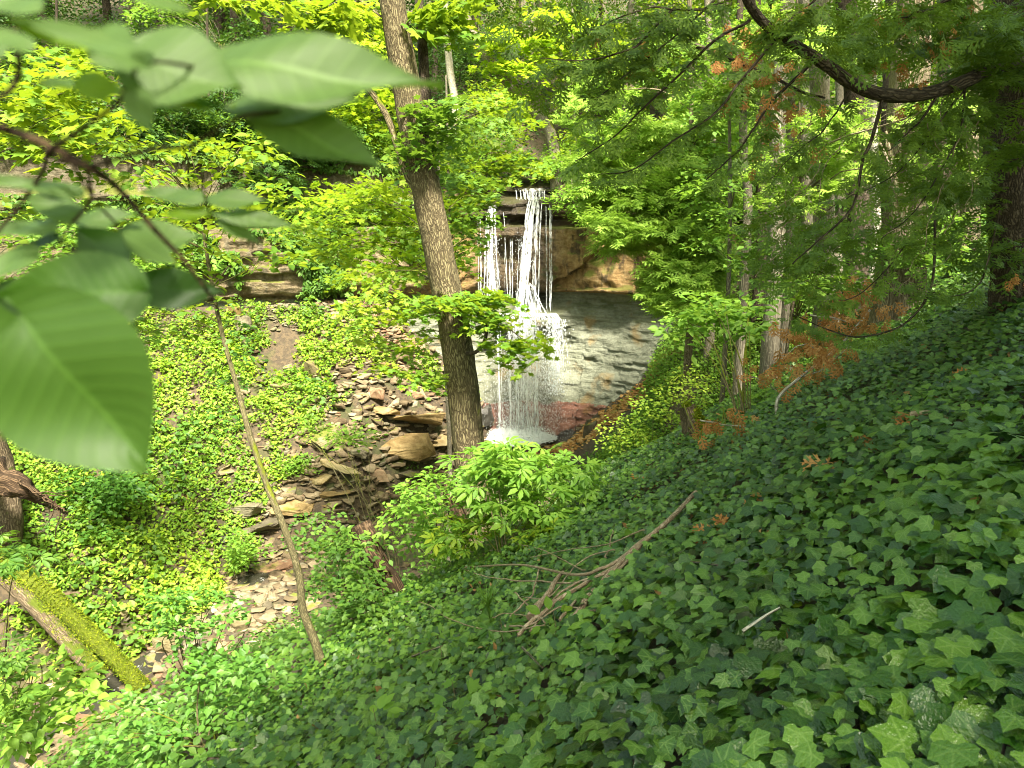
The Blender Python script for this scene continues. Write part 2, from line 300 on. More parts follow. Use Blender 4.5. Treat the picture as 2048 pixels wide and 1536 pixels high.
def cliff_mat():
    m, t = mat('cliff_rock'); b = NB(t); geo = b.n('ShaderNodeNewGeometry'); P = geo.outputs['Position']; sp = b.n('ShaderNodeSeparateXYZ', {0: P}); x, z = sp.outputs[0], sp.outputs[2]
    st = b.n('ShaderNodeMapping', {'Vector': P, 'Scale': (.6, .6, 5.0)}).outputs[0]; vert = b.n('ShaderNodeMapping', {'Vector': P, 'Scale': (3.5, 3.5, .35)}).outputs[0]
    nl = b.noise(st, 1.6, 6, .65); nf = b.noise(P, 7, 6, .7); nm = b.noise(P, .9, 5); nv = b.noise(vert, 1.0, 4)
    zw = b.math('ADD', z, b.math('MULTIPLY', b.math('SUBTRACT', nm, .5), .9))
    shale = b.ramp(b.math('ADD', b.math('MULTIPLY', nl, .5), b.math('MULTIPLY', nf, .5)), [(.3, (.08, .086, .06)), (.5, (.18, .19, .135)), (.72, (.30, .31, .235))])
    red = b.ramp(nl, [(.3, (.11, .05, .035)), (.55, (.26, .125, .09)), (.75, (.36, .26, .2))])
    amber = b.ramp(b.math('ADD', b.math('MULTIPLY', nm, .5), b.math('MULTIPLY', nf, .5)), [(.32, (.10, .055, .02)), (.5, (.25, .155, .06)), (.68, (.42, .31, .155))])
    amber = b.mix(b.ramp(nv, [(.52, 0.0), (.64, .8)]), amber, (.035, .026, .016))
    brown = b.ramp(nl, [(.3, (.022, .016, .008)), (.52, (.085, .058, .028)), (.75, (.19, .14, .08))])
    c = b.mix(b.math('LESS_THAN', zw, -7.05), shale, red); c = b.mix(b.math('LESS_THAN', zw, -8.1), c, (.09, .08, .07))
    c = b.mix(b.math('GREATER_THAN', z, -2.72), c, amber); c = b.mix(b.ramp(b.math('ADD', b.math('MULTIPLY', z, .1), .5), [(.47, 0.0), (.5, 1.0)]), c, brown)
    far = b.ramp(b.math('MULTIPLY', x, -.1), [(.28, 0.0), (.42, .75)]); grey = b.ramp(nf, [(.3, (.06, .055, .035)), (.5, (.105, .09, .055)), (.7, (.22, .20, .14))]); c = b.mix(b.math('MULTIPLY', far, b.math('GREATER_THAN', z, -2.72)), c, grey)
    up = b.n('ShaderNodeSeparateXYZ', {0: geo.outputs['Normal']}).outputs[2]
    mm = b.math('ADD', b.math('MULTIPLY', up, .35), b.noise(P, 1.1, 5)); hi = b.ramp(b.math('MULTIPLY', z, -.1), [(.2, 1.0), (.42, .0)])
    mm = b.math('MULTIPLY', b.ramp(mm, [(.60, 0.0), (.72, .9)]), hi); c = b.mix(mm, c, (.10, .115, .014))
    orange = b.ramp(b.noise(P, .75, 3), [(.58, 0.0), (.66, .5)]); c = b.mix(b.math('MULTIPLY', orange, b.math('LESS_THAN', z, -2.7)), c, (.26, .15, .035))
    wet = b.ramp(b.math('ABSOLUTE', b.math('ADD', x, b.math('MULTIPLY', b.math('SUBTRACT', nm, .5), 2.0))), [(0.0, 1.0), (1.0, .0)])
    wetm = b.ramp(b.math('MULTIPLY', b.math('ABSOLUTE', b.math('SUBTRACT', x, .15)), .3), [(.35, 1.0), (.62, 0.0)])
    wetm = b.math('MULTIPLY', wetm, b.math('ADD', b.math('MULTIPLY', b.math('GREATER_THAN', z, -3.2), .72), .28)); c = b.mix(b.math('MULTIPLY', wetm, .8), c, (.028, .022, .014))
    p = b.n('ShaderNodeBsdfPrincipled', {'Base Color': c, 'Roughness': b.math('SUBTRACT', .88, b.math('MULTIPLY', wetm, .5)), 'Specular IOR Level': .35})
    h = b.math('ADD', b.math('MULTIPLY', nl, .8), nf); bp = b.n('ShaderNodeBump', {'Height': h, 'Strength': .9, 'Distance': .12}); t.links.new(bp.outputs[0], p.inputs['Normal'])
    b.n('ShaderNodeOutputMaterial', {0: p.outputs[0]}); return m
def water_mat(name, alpha=.75, col=(.86, .9, .9), emis=0, rough=.25, thr=None):
    m, t = mat(name); b = NB(t); P = b.n('ShaderNodeNewGeometry').outputs['Position']; mpv = b.n('ShaderNodeMapping', {'Vector': P, 'Scale': (9.0, 9.0, 2.2)}).outputs[0]
    nz = b.noise(mpv, 1.5, 4, .6); a = b.ramp(nz, thr or [(.40, alpha * .25), (.60, alpha)])
    p = b.n('ShaderNodeBsdfPrincipled', {'Base Color': (*col, 1), 'Roughness': rough, 'Specular IOR Level': .5, 'Alpha': a}); 
    tr = b.n('ShaderNodeBsdfTranslucent', {'Color': (*col, 1)}); mx = b.n('ShaderNodeMixShader', {0: .3, 1: p.outputs[0], 2: tr.outputs[0]})
    trp = b.n('ShaderNodeBsdfTransparent'); mx2 = b.n('ShaderNodeMixShader', {0: a, 1: trp.outputs[0], 2: mx.outputs[0]})
    p.inputs['Alpha'].default_value = 1
    for lk in list(p.inputs['Alpha'].links): t.links.remove(lk)
    b.n('ShaderNodeOutputMaterial', {0: mx2.outputs[0]}); return m
def stream_mat():
    m, t = mat('stream_water'); b = NB(t); P = b.n('ShaderNodeNewGeometry').outputs['Position']; n1 = b.noise(P, 5, 5, .7)
    f = b.ramp(n1, [(.60, 0.0), (.68, .8)]); c = b.mix(f, (.03, .028, .02), (.6, .62, .6))
    p = b.n('ShaderNodeBsdfPrincipled', {'Base Color': c, 'Roughness': .12}); bp = b.n('ShaderNodeBump', {'Height': n1, 'Strength': .6, 'Distance': .06}); t.links.new(bp.outputs[0], p.inputs['Normal'])
    b.n('ShaderNodeOutputMaterial', {0: p.outputs[0]}); return m

M = {}
M['ivy'] = leaf_mat('ivy_leaf', [(.003, .015, .002), (.022, .078, .005), (.11, .22, .016)], (.13, .28, .01), .10, .26, .6,
                    dict(angles=[0, 54, 106], w=.05, amt=.5, col=(.24, .36, .09)), scale=.7)
M['cover'] = leaf_mat('cover_leaf', [(.08, .19, .02), (.20, .34, .03), (.40, .48, .06)], (.48, .64, .05), .34, .5, .3, scale=.35)
M['maple'] = leaf_mat('maple_leaf', [(.06, .15, .015), (.12, .23, .02), (.27, .33, .02)], (.42, .55, .02), .42, .45, .3, scale=.45)
M['yellow'] = leaf_mat('yellow_maple_leaf', [(.11, .24, .015), (.23, .37, .02), (.40, .47, .03)], (.55, .72, .03), .45, .45, .3, scale=.5)
M['green'] = leaf_mat('green_leaf', [(.035, .10, .014), (.08, .17, .022), (.15, .26, .03)], (.28, .45, .03), .38, .45, .35, scale=.35)
M['bright'] = leaf_mat('bright_leaf', [(.09, .20, .025), (.15, .29, .035), (.24, .38, .05)], (.36, .58, .05), .42, .42, .35, scale=.6)
M['dark'] = leaf_mat('dark_leaf', [(.016, .045, .008), (.035, .09, .014), (.07, .15, .022)], (.14, .26, .02), .3, .45, .35, scale=.3)
M['blue'] = leaf_mat('blue_green_leaf', [(.04, .12, .015), (.08, .20, .025), (.15, .30, .04)], (.22, .42, .03), .32, .35, .5, scale=.4)
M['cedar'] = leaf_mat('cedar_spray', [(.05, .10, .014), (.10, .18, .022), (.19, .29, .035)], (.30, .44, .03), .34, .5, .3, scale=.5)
M['cedar_painted_lit'] = leaf_mat('cedar_spray_painted_lit', [(.16, .28, .035), (.27, .42, .06), (.40, .54, .09)], (.42, .64, .07), .40, .5, .3, scale=.5)  # cedar colour lightened to stand in for sunlight on the sprays
M['dead'] = leaf_mat('dead_cedar_spray', [(.22, .09, .025), (.44, .20, .06), (.55, .33, .13)], (.5, .25, .06), .25, .7, .2, scale=1.2)
M['dry'] = leaf_mat('dry_leaf', [(.16, .09, .03), (.30, .18, .07), (.45, .30, .12)], (.4, .25, .05), .15, .8, .2)
M['bark_main'] = bark_mat('furrowed_bark', [(.025, .018, .010), (.095, .075, .04), (.22, .185, .10)], ridge=17, moss=.12)
M['bark_sap'] = bark_mat('sapling_bark', [(.03, .026, .014), (.11, .095, .045), (.22, .19, .10)], ridge=40, moss=.2, dist=.006)
M['bark_ced'] = bark_mat('stringy_cedar_bark', [(.035, .026, .015), (.14, .11, .07), (.28, .23, .15)], ridge=18, stretch=.04, dist=.02)
M['bark_dark'] = bark_mat('dark_bark', [(.015, .011, .008), (.05, .038, .026), (.12, .095, .065)], ridge=22)
M['bark_grey'] = bark_mat('grey_bark', [(.05, .043, .03), (.16, .14, .10), (.29, .26, .19)], ridge=20, moss=.1)
M['bark_pale'] = bark_mat('pale_bark', [(.2, .17, .13), (.45, .4, .32), (.65, .6, .5)], ridge=20)
M['bark_moss'] = bark_mat('mossy_bark', [(.03, .022, .014), (.09, .065, .04), (.17, .13, .08)], ridge=16, moss=1.1, mosscol=(.11, .14, .012))
M['bark_moss2'] = bark_mat('half_mossy_bark', [(.03, .022, .014), (.10, .075, .045), (.22, .17, .11)], ridge=16, moss=.22, mosscol=(.09, .12, .012))
M['branchwood'] = bark_mat('dead_branch_bark', [(.10, .07, .045), (.26, .19, .12), (.42, .34, .24)], ridge=40, dist=.004)
M['rot'] = bark_mat('rotten_wood', [(.012, .008, .005), (.045, .028, .015), (.14, .09, .05)], ridge=12, stretch=.05)
M['torn'] = bark_mat('torn_wood', [(.16, .10, .05), (.50, .38, .25), (.78, .68, .52)], ridge=14, stretch=.04)
M['slab'] = rock_mat('amber_slab', [(.13, .085, .03), (.28, .20, .09), (.44, .36, .20)], .12)
M['tanrock'] = rock_mat('tan_flake', [(.06, .042, .022), (.155, .118, .068), (.28, .225, .14)], .14)
M['orangerock'] = rock_mat('rusty_flake', [(.20, .09, .02), (.38, .20, .06), (.50, .34, .15)], .08)
M['greyrock'] = rock_mat('grey_slab', [(.07, .058, .036), (.16, .14, .09), (.28, .25, .175)], .25)
M['mossrock'] = rock_mat('mossy_slab', [(.08, .06, .03), (.17, .14, .07), (.26, .22, .12)], .32)
M['wetrock'] = rock_mat('wet_boulder', [(.015, .013, .011), (.05, .045, .035), (.11, .10, .08)], .1, wet=.8)
M['redrock'] = rock_mat('brown_slab', [(.10, .055, .03), (.22, .13, .075), (.36, .26, .16)], .1)
M['ground'] = ground_mat(); M['cliff'] = cliff_mat()
def sheet_mat():
    m, t = mat('water_sheet'); b = NB(t); P = b.n('ShaderNodeNewGeometry').outputs['Position']; u = b.n('ShaderNodeSeparateXYZ', {0: b.n('ShaderNodeTexCoord').outputs['UV']}).outputs[0]
    v = b.n('ShaderNodeMapping', {'Vector': P, 'Scale': (9, 3, 1.1)}).outputs[0]; v2 = b.n('ShaderNodeMapping', {'Vector': P, 'Scale': (16, 8, 5.0)}).outputs[0]
    a = b.math('ADD', b.math('MULTIPLY', b.noise(v, 1.0, 4, .6), .7), b.math('MULTIPLY', b.noise(v2, 1.0, 4, .65), .4)); e = b.math('MULTIPLY', b.math('MULTIPLY', u, b.math('SUBTRACT', 1.0, u)), 4.0)
    a = b.ramp(b.math('ADD', a, b.math('MULTIPLY', b.math('SUBTRACT', e, 1.0), .22)), [(.47, 0.0), (.70, .88)])
    p = b.n('ShaderNodeBsdfPrincipled', {'Base Color': (.85, .88, .88, 1), 'Roughness': .3}); tr = b.n('ShaderNodeBsdfTranslucent', {'Color': (.85, .88, .88, 1)}); mx = b.n('ShaderNodeMixShader', {0: .35, 1: p.outputs[0], 2: tr.outputs[0]})
    b.n('ShaderNodeOutputMaterial', {0: b.n('ShaderNodeMixShader', {0: a, 1: b.n('ShaderNodeBsdfTransparent').outputs[0], 2: mx.outputs[0]}).outputs[0]}); return m
M['sheet'] = sheet_mat()
M['fall'] = water_mat('falling_water', .88, thr=[(.38, .12), (.62, .88)]); M['veil'] = water_mat('water_veil', .55, thr=[(.45, .0), (.62, .55)]); M['drop'] = water_mat('water_drops', .9, thr=[(.3, .6), (.6, .95)])
M['stream'] = stream_mat()

# ------------------------------------------------------------------ setting: ravine floor, cliff, hillside, stream
def ztop(x): return np.interp(x, [-44, -12, -4, -1.6, -.6, -.2, 1.9, 2.3, 4, 8, 12, 44], [3.2, 2.6, 2.2, 1.9, 1.7, 1.34, 1.34, 1.8, 1.9, 1.6, -.4, -.2])
def hill(x, y):
    d = y - cy(x); base = ztop(x) + .10 * np.minimum(d, 2) + .40 * np.maximum(0, d - 2)
    ch = 1.1 * np.exp(-((x - .9 - .12 * d) / 1.3) ** 2) * sstep(0, 5, d); return base - ch + (.35 * fbm(x * .3, y * .3) + .12 * fbm(x * 1.5, y * 1.5)) * sstep(.0, 2, d)
xs = np.concatenate([np.arange(-44, -16, .5), np.arange(-16, 12, .16), np.arange(12, 44, .5)])
tt = np.linspace(0, 1, 260); yy = -24 + tt[:, None] * (cy(xs) + 1.2 + 24)[None]; XX = np.broadcast_to(xs, yy.shape)
b = Buf(); grid_add(b, np.stack([XX, yy, ground(XX, yy)], -1)); tag(b.obj('ground', M['ground'], smooth=True), kind='structure')
dd = np.concatenate([np.linspace(0, 12, 50), np.linspace(13, 75, 40)]); yy = cy(xs)[None] + dd[:, None] - .25; XX = np.broadcast_to(xs, yy.shape)
b = Buf(); grid_add(b, np.stack([XX * (1 + .012 * dd[:, None]), yy, hill(XX, yy)], -1)); tag(b.obj('hillside', M['ground'], smooth=True), kind='structure')
PZ = np.array([(1.95, -1.6), (1.45, -.25), (1.4, .05), (1.05, .1), (1.0, .38), (.32, .5), (.22, .05), (-.05, -.1), (-.12, .8), (-1.2, 1.0), (-2.2, .95), (-2.6, .75), (-2.72, .2), (-3.1, .1), (-3.5, .3), (-4.3, .35), (-4.9, .45), (-5.6, .75), (-6.5, 1.2), (-7.2, 1.55), (-8.1, 2.1), (-8.9, 2.6), (-9.8, 3.0)])
sx = np.concatenate([np.arange(-44, -16, .3), np.arange(-16, -4, .12), np.arange(-4, 8, .055), np.arange(8, 13, .2)]); sz_ = np.linspace(-9.8, 1.95, 230)
def cliff_off(s, z):
    z0 = z + .10 * fbm(s * .8, z * .3)
    off = np.interp(z0, PZ[::-1, 0], PZ[::-1, 1]); hard = sstep(-2.75, -2.65, z0); mass = hard * sstep(.15, -.15, z0) * sstep(-6, -2.5, s)
    k = np.floor((z + .40 * fbm(s * .30, 0) + .10 * fbm(s * 1.7, z * .5, 2)) / .26); wl = .5 + 1.3 * hsh(k, 3); j = np.floor(s / wl + 5 * hsh(k, 9))
    off = off + hard * (1 - .72 * mass) * (hsh(k, j) - .5) * .34 + hard * .55 * fbm(s * .5, z * .5, 4) + hard * .10 * fbm(s * 3, z * 3, 4) + mass * .35 * fbm(s * 1.1 + z * .6, z * .9, 9, 3) - mass * .38 * sstep(1.7, 1.9, s) * sstep(0, -.10, z + 2.25 - .62 * (s - 1.9) + .25 * fbm(s * 2, z * 2)) * sstep(-2.58, -2.5, z + .12 * vnoise(s * 2, 0.0))
    k2 = np.floor((z + .25 * fbm(s * .5, z * .2, 2)) / .085); j2 = np.floor(s / (.35 + .7 * hsh(k2, 5)) + 7 * hsh(k2, 2)); sh = 1 - hard
    off = off + sh * ((hsh(k2, j2) - .5) * .17 * (.25 + sstep(-.2, .4, fbm(s * .35, z * .45, 3) + .15)) + .40 * fbm(s * .45, z * .6, 7, 4) + .16 * fbm(s * 2.2, z * 3.5, 5, 4))
    shelf = np.exp(-((s - .6) / 1.6) ** 4) * sstep(-4.3, -4.0, z) * sstep(-3.35, -3.6, z); off = off + .95 * shelf
    off = off + .45 * np.exp(-((s + .1) / .55) ** 4) * sstep(-.7, -.4, z) * sstep(1.1, .8, z)
    return off
Z, S = np.meshgrid(sz_, sx, indexing='ij'); yb = cy(S); sl = np.gradient(cy(sx), sx); nx, ny = sl, -np.ones_like(sl); ln = np.hypot(nx, ny); nx, ny = nx / ln, ny / ln
off = cliff_off(S, Z); zt = Z + np.where(Z > 1.0, (ztop(S) - 1.4) * sstep(1.0, 1.4, Z), 0)
zt = zt + 0.0; b = Buf(); P = np.stack([S + nx[None] * off, yb + ny[None] * off, zt], -1); grid_add(b, P[:, ::-1])
cl = b.obj('cliff', M['cliff'], smooth=False); tag(cl, kind='structure')
def cliff_y(x, z): # face position in front of the falls
    return float(cy(x) - cliff_off(np.array([x]), np.array([z]))[0])

# stream water along the floor
ys = np.linspace(4, 30.6, 150); b = Buf(); c = np.interp(ys, SY, SX); lv = np.interp(ys, SY, SZ) + .10; wd = .75 + .45 * vnoise(ys * .6, 3.0) + 1.3 * np.exp(-((ys - 29.6) / 1.2) ** 2)
u = np.linspace(-1, 1, 9); P = np.stack([c[:, None] + u[None] * wd[:, None], np.broadcast_to(ys[:, None], (150, 9)), lv[:, None] + .03 * fbm(ys[:, None] * 5, u[None] * 4) - .02 * np.floor(ys * .8)[:, None] % .06], -1)
grid_add(b, P[:, ::-1]); tag(b.obj('stream_water', M['stream'], smooth=True), kind='structure')

# ------------------------------------------------------------------ the waterfall
WF = thing('waterfall', (0.6, 30.0, -8.6), 'white two-strand waterfall dropping over the amber ledge into the rock bowl', 'waterfall')
def ribbon(buf, pts, w0, w1, seed, fill=.55):
    n = 60; C = spline(pts, n); t = np.linspace(0, 1, n)
    wv = (w0 + (w1 - w0) * t) * (fill + .6 * np.abs(fbm(t * 14 + seed, seed * 1.7))) ; C[:, 0] += .05 * fbm(t * 7 + seed, seed) * t * 1.6; C[:, 1] += .05 * fbm(t * 5, seed + 4)
    a = np.linspace(0, 2 * math.pi, 6, endpoint=False); P = C[:, None] + np.stack([wv[:, None] * np.cos(a)[None], .45 * wv[:, None] * np.sin(a)[None], np.zeros((n, 6))], -1); grid_add(buf, P, closed=True)
def sheet(buf, pts, w0, w1, seed):
    n, m = 70, 13; C = spline(pts, n); t = np.linspace(0, 1, n); u = np.linspace(-1, 1, m); wv = (w0 + (w1 - w0) * t ** .8) * (1 + .35 * fbm(t * 6 + seed, seed)); C[:, 0] += .08 * fbm(t * 4 + seed, seed + 2) * t
    P = C[:, None] + np.stack([wv[:, None] * u[None] + 0 * u[None], -.10 * (1 - u[None] ** 2) * np.ones((n, 1)) + .06 * fbm(u[None] * 3 + seed, t[:, None] * 8), np.zeros((n, m))], -1); grid_add(buf, P, ((u + 1) / 2, t * 5))
def drops(buf, pos, s, el=2.2):
    o = np.array([(1, 0, 0), (0, 1, 0), (-1, 0, 0), (0, -1, 0), (0, 0, el), (0, 0, -el)], float); N = len(pos); P = pos[:, None] + o[None] * np.asarray(s)[:, None, None]
    f = np.array([(0, 1, 4), (1, 2, 4), (2, 3, 4), (3, 0, 4), (1, 0, 5), (2, 1, 5), (3, 2, 5), (0, 3, 5)]).ravel(); L = f[None] + (np.arange(N) * 6)[:, None]; buf.add(P.reshape(-1, 3), L.ravel(), np.full(N * 8, 3))
YL = 29.95
b = Buf()      # thin cascade over the upper step
for i in range(8):
    x = .15 + 1.3 * i / 8 + R.uniform(-.03, .03); ribbon(b, [(x, 31.25, 1.37), (x, 30.95, 1.3), (x + .02, 30.85, 1.05), (x + R.uniform(-.1, .1), 30.7, .98)], .016, .03, i)
b.obj('upper_cascade', M['fall'], WF, smooth=True, origin=(0, 0, 0)).location = -WF.location
def fall_part(name, strands, mat_='fall'):
    b = Buf()
    for k, (pts, w0, w1) in enumerate(strands): ribbon(b, pts, w0, w1, k * 3.7 + len(name))
    o = b.obj(name, M[mat_], WF, smooth=True); o.location = -WF.location; return o
def fan(n, x0a, x0b, z0, x1a, x1b, z1, y0, y1, w0, w1, bow=.25, bias=1.0):
    out = []
    for i in range(n):
        f = R.uniform(0, 1) ** bias; xa = x0a + (x0b - x0a) * f; xb = x1a + (x1b - x1a) * (f + R.uniform(-.12, .12)); zz = z0 + R.uniform(-.1, .1); ze = z1 + R.uniform(0, .2)
        m = .4; out.append(([(xa, y0, zz), (xa + (xb - xa) * .3, y0 - bow, zz + (ze - zz) * .15), (xa + (xb - xa) * .6, (y0 + y1) / 2 - bow, zz + (ze - zz) * .5), (xb, y1 - R.uniform(0, .15), ze)], w0 * R.uniform(.5, 1.5), w1 * R.uniform(.4, 1.6)))
    return out
for nm, lst in [('main_sheet', [([(.85, 30.75, 1.1), (.83, 30.35, .8), (.62, 30.0, -.8), (.42, 29.75, -2.2), (.42, 29.5, -3.5)], .22, .36), ([(.95, 30.7, 1.0), (1.0, 30.3, .6), (.92, 29.95, -1), (.85, 29.7, -3.45)], .10, .16), ([(.6, 29.75, -2.3), (.7, 29.55, -2.9), (.72, 29.4, -3.5)], .22, .50)]),
                ('narrow_sheet', [([(-.78, 30.6, .75), (-.80, 30.2, .4), (-.84, 29.95, -1), (-.80, 29.8, -3.0)], .17, .34), ([(-.7, 30.5, .3), (-.62, 30.1, -.8), (-.52, 29.85, -3.0)], .06, .12)]),
                ('step_sheet', [([(.8, 31.2, 1.42), (.8, 30.95, 1.36), (.82, 30.85, 1.1), (.82, 30.6, .95)], .78, .62)]),
                ('lower_sheet', [([(.5, 29.0, -3.6), (.5, 28.8, -4.2), (.55, 28.75, -6), (.6, 28.7, -8.2)], .45, .75), ([(.1, 29.1, -3.6), (.05, 28.95, -5), (.1, 28.85, -8.2)], .25, .6), ([(1.62, 29.1, -3.6), (1.66, 28.95, -4.5), (1.7, 28.95, -5.8)], .26, .36)])]:
    b = Buf()
    for k, (p_, a_, c_) in enumerate(lst): sheet(b, p_, a_, c_, k * 3.1 + len(nm))
    o = b.obj(nm, M['sheet'], WF, smooth=True); o.location = -WF.location
fall_part('main_strand', fan(9, .68, .98, 1.0, .25, .52, -3.45, 30.6, 29.6, .024, .030) + fan(3, .95, 1.35, .8, .85, 1.15, -3.45, 30.5, 29.6, .012, .016) + fan(8, .35, .7, -2.3, .0, 1.3, -3.5, 29.75, 29.5, .018, .032))
fall_part('narrow_strand', fan(6, -.92, -.66, .65, -1.08, -.45, -2.9, 30.5, 29.8, .02, .02) + fan(3, -1.0, -.3, .4, -1.3, -.1, -3.0, 30.4, 29.8, .014, .02))
fall_part('side_threads', fan(9, 1.2, 1.62, .7, 1.25, 1.62, -3.4, 30.4, 29.7, .006, .008, .1) + fan(4, -1.35, -1.25, .3, -1.35, -1.2, -3.2, 30.3, 29.8, .008, .011, .1) + fan(7, -.3, .35, -.2, -.3, .3, -3.2, 30.1, 29.8, .008, .012, .1))
fall_part('ledge_sheet', [([(x, 29.55, -3.42), (x + .1, 29.3, -3.5), (x + .2, 29.0, -3.62)], .04, .03) for x in np.linspace(-.5, 1.7, 26)])
fall_part('lower_fall', fan(10, .1, .95, -3.6, .15, 1.15, -8.2, 28.9, 28.6, .010, .02, .3) + fan(7, -1.0, 0, -3.6, -1.1, .2, -8.3, 29.2, 29.0, .01, .03, .2))
fall_part('side_trickle', fan(8, 1.35, 1.95, -3.6, 1.3, 2.1, -6.0, 29.0, 29.0, .008, .012, .15))
b = Buf(); n = 15000; t = R.uniform(0, 1, n) ** .8; x = .55 + R.normal(0, 1, n) * (.25 + .75 * t); pos = np.stack([x, 28.95 + R.normal(0, .25, n), -3.6 - 4.8 * t], -1); drops(b, pos, R.uniform(.003, .009, n), 3.5)
n = 1500; t = R.uniform(0, 1, n); pos = np.stack([1.68 + R.normal(0, .22, n), 29 + R.normal(0, .15, n), -3.6 - 3.0 * t], -1); drops(b, pos, R.uniform(.006, .018, n), 3)
n = 900; t = R.uniform(.2, 1, n); pos = np.stack([R.choice([.45, -.75], n) + R.normal(0, .16, n), 29.7 + R.normal(0, .2, n), .5 - 4 * t], -1); drops(b, pos, R.uniform(.004, .010, n), 3)
o = b.obj('spray_drops', M['drop'], WF); o.location = -WF.location; o['kind'] = 'stuff'
b = Buf()      # white water in the plunge pool
th, rr = np.meshgrid(np.linspace(0, 2 * math.pi, 80), np.linspace(.02, 1, 26), indexing='ij')
P = np.stack([.15 + 1.55 * rr * np.cos(th) * (1 + .15 * np.sin(3 * th)), 28.7 + .85 * rr * np.sin(th), -8.36 + .28 * (1 - rr ** 2) * 1.6 + .14 * fbm(np.cos(th) * rr * 6, np.sin(th) * rr * 6, 0, 3) * (1 - rr * .5)], -1); grid_add(b, P)
n = 3000; a = R.uniform(0, 6.28, n); q = np.sqrt(R.uniform(0, 1, n)); drops(b, np.stack([.3 + 1.5 * q * np.cos(a), 28.7 + .8 * q * np.sin(a), -8.35 + np.abs(R.normal(0, .45, n)) * (1.2 - q)], -1), R.uniform(.008, .028, n), 1.3)
o = b.obj('white_water', water_mat('foam', .97, thr=[(.2, .8), (.5, .97)]), WF, smooth=True); o.location = -WF.location
# drifting spray over the pool
m_, t_ = mat('spray_mist'); nb_ = NB(t_); tcn = nb_.n('ShaderNodeTexCoord'); gr = nb_.n('ShaderNodeVectorMath', {0: tcn.outputs['Object']}, operation='LENGTH').outputs['Value']
dn = nb_.math('MULTIPLY', nb_.math('SUBTRACT', 1.0, gr, clamp=True), .9); pv = nb_.n('ShaderNodeVolumePrincipled', {'Color': (1, 1, 1, 1), 'Density': dn, 'Anisotropy': .2}); nb_.n('ShaderNodeOutputMaterial', {'Volume': pv.outputs[0]})
bb = Buf(); th, ph = np.meshgrid(np.linspace(0, math.pi, 13), np.linspace(0, 2 * math.pi, 24, endpoint=False), indexing='ij'); grid_add(bb, np.stack([np.sin(th) * np.cos(ph), np.sin(th) * np.sin(ph), np.cos(th)], -1), closed=True)
o = bb.obj('spray_mist', m_); o.location = (.4, 28.5, -7.5); o.scale = (1.9, 1.1, 1.9); tag(o, kind='stuff')

# ------------------------------------------------------------------ rocks
def rock_mesh(seed, mat_, sx=1, sy=.7, sz=.3, sub=2):
    import bmesh
    r = random.Random(seed); bm = bmesh.new(); n = 14
    for i in range(n):
        a = r.uniform(0, 6.28); k = r.choice([1, 1, -1, -1, .2]); q = r.uniform(.7, 1)
        bm.verts.new((sx * .5 * math.cos(a) * q, sy * .5 * math.sin(a) * q, sz * .5 * k * r.uniform(.8, 1.05)))
    bmesh.ops.convex_hull(bm, input=bm.verts); bmesh.ops.dissolve_limit(bm, angle_limit=math.radians(14), verts=bm.verts, edges=bm.edges)
    bmesh.ops.delete(bm, geom=[v for v in bm.verts if not v.link_faces], context='VERTS')
    bmesh.ops.bevel(bm, geom=bm.edges[:], offset=.018 * min(sx, sy), segments=1, affect='EDGES', profile=.5)
    bmesh.ops.triangulate(bm, faces=bm.faces); bmesh.ops.subdivide_edges(bm, edges=bm.edges, cuts=sub, use_grid_fill=True)
    co = np.array([v.co for v in bm.verts]); d = .028 * fbm(co[:, 0] * 4 + seed, co[:, 1] * 4, co[:, 2] * 9) + .02 * (hsh(np.floor(co[:, 2] * 16 / max(sz, .1)), seed) - .5)
    for v, q in zip(bm.verts, d): v.co += v.normal * float(q) * sx
    m = bpy.data.meshes.new('rock'); bm.to_mesh(m); bm.free(); m.materials.append(M[mat_]); return m
RM = {}
def rock(px, py, w, label, mt='slab', cat='rock', shape=0, tilt=(0, 0), yaw=0, P=None, group=None, ratio=None, sink=.3):
    P = hit(px, py) if P is None else np.array(P); s = w / FPX * P[1] * 1.02 if P is not None and w > 3 else w
    sy, sz = ratio or (.75, .3); sz = sz if 'boulder' in label else sz * .62
    key = (mt, shape, sy, sz)
    if key not in RM: RM[key] = rock_mesh(shape * 7 + 3, mt, 1, sy, sz)
    o = link('rock', RM[key]); o.location = (P[0], P[1], P[2] + s * sz * (.5 - sink)); o.scale = (s,) * 3
    o.rotation_euler = (math.radians(tilt[0]), math.radians(tilt[1]), math.radians(yaw)); return tag(o, label, cat, group)
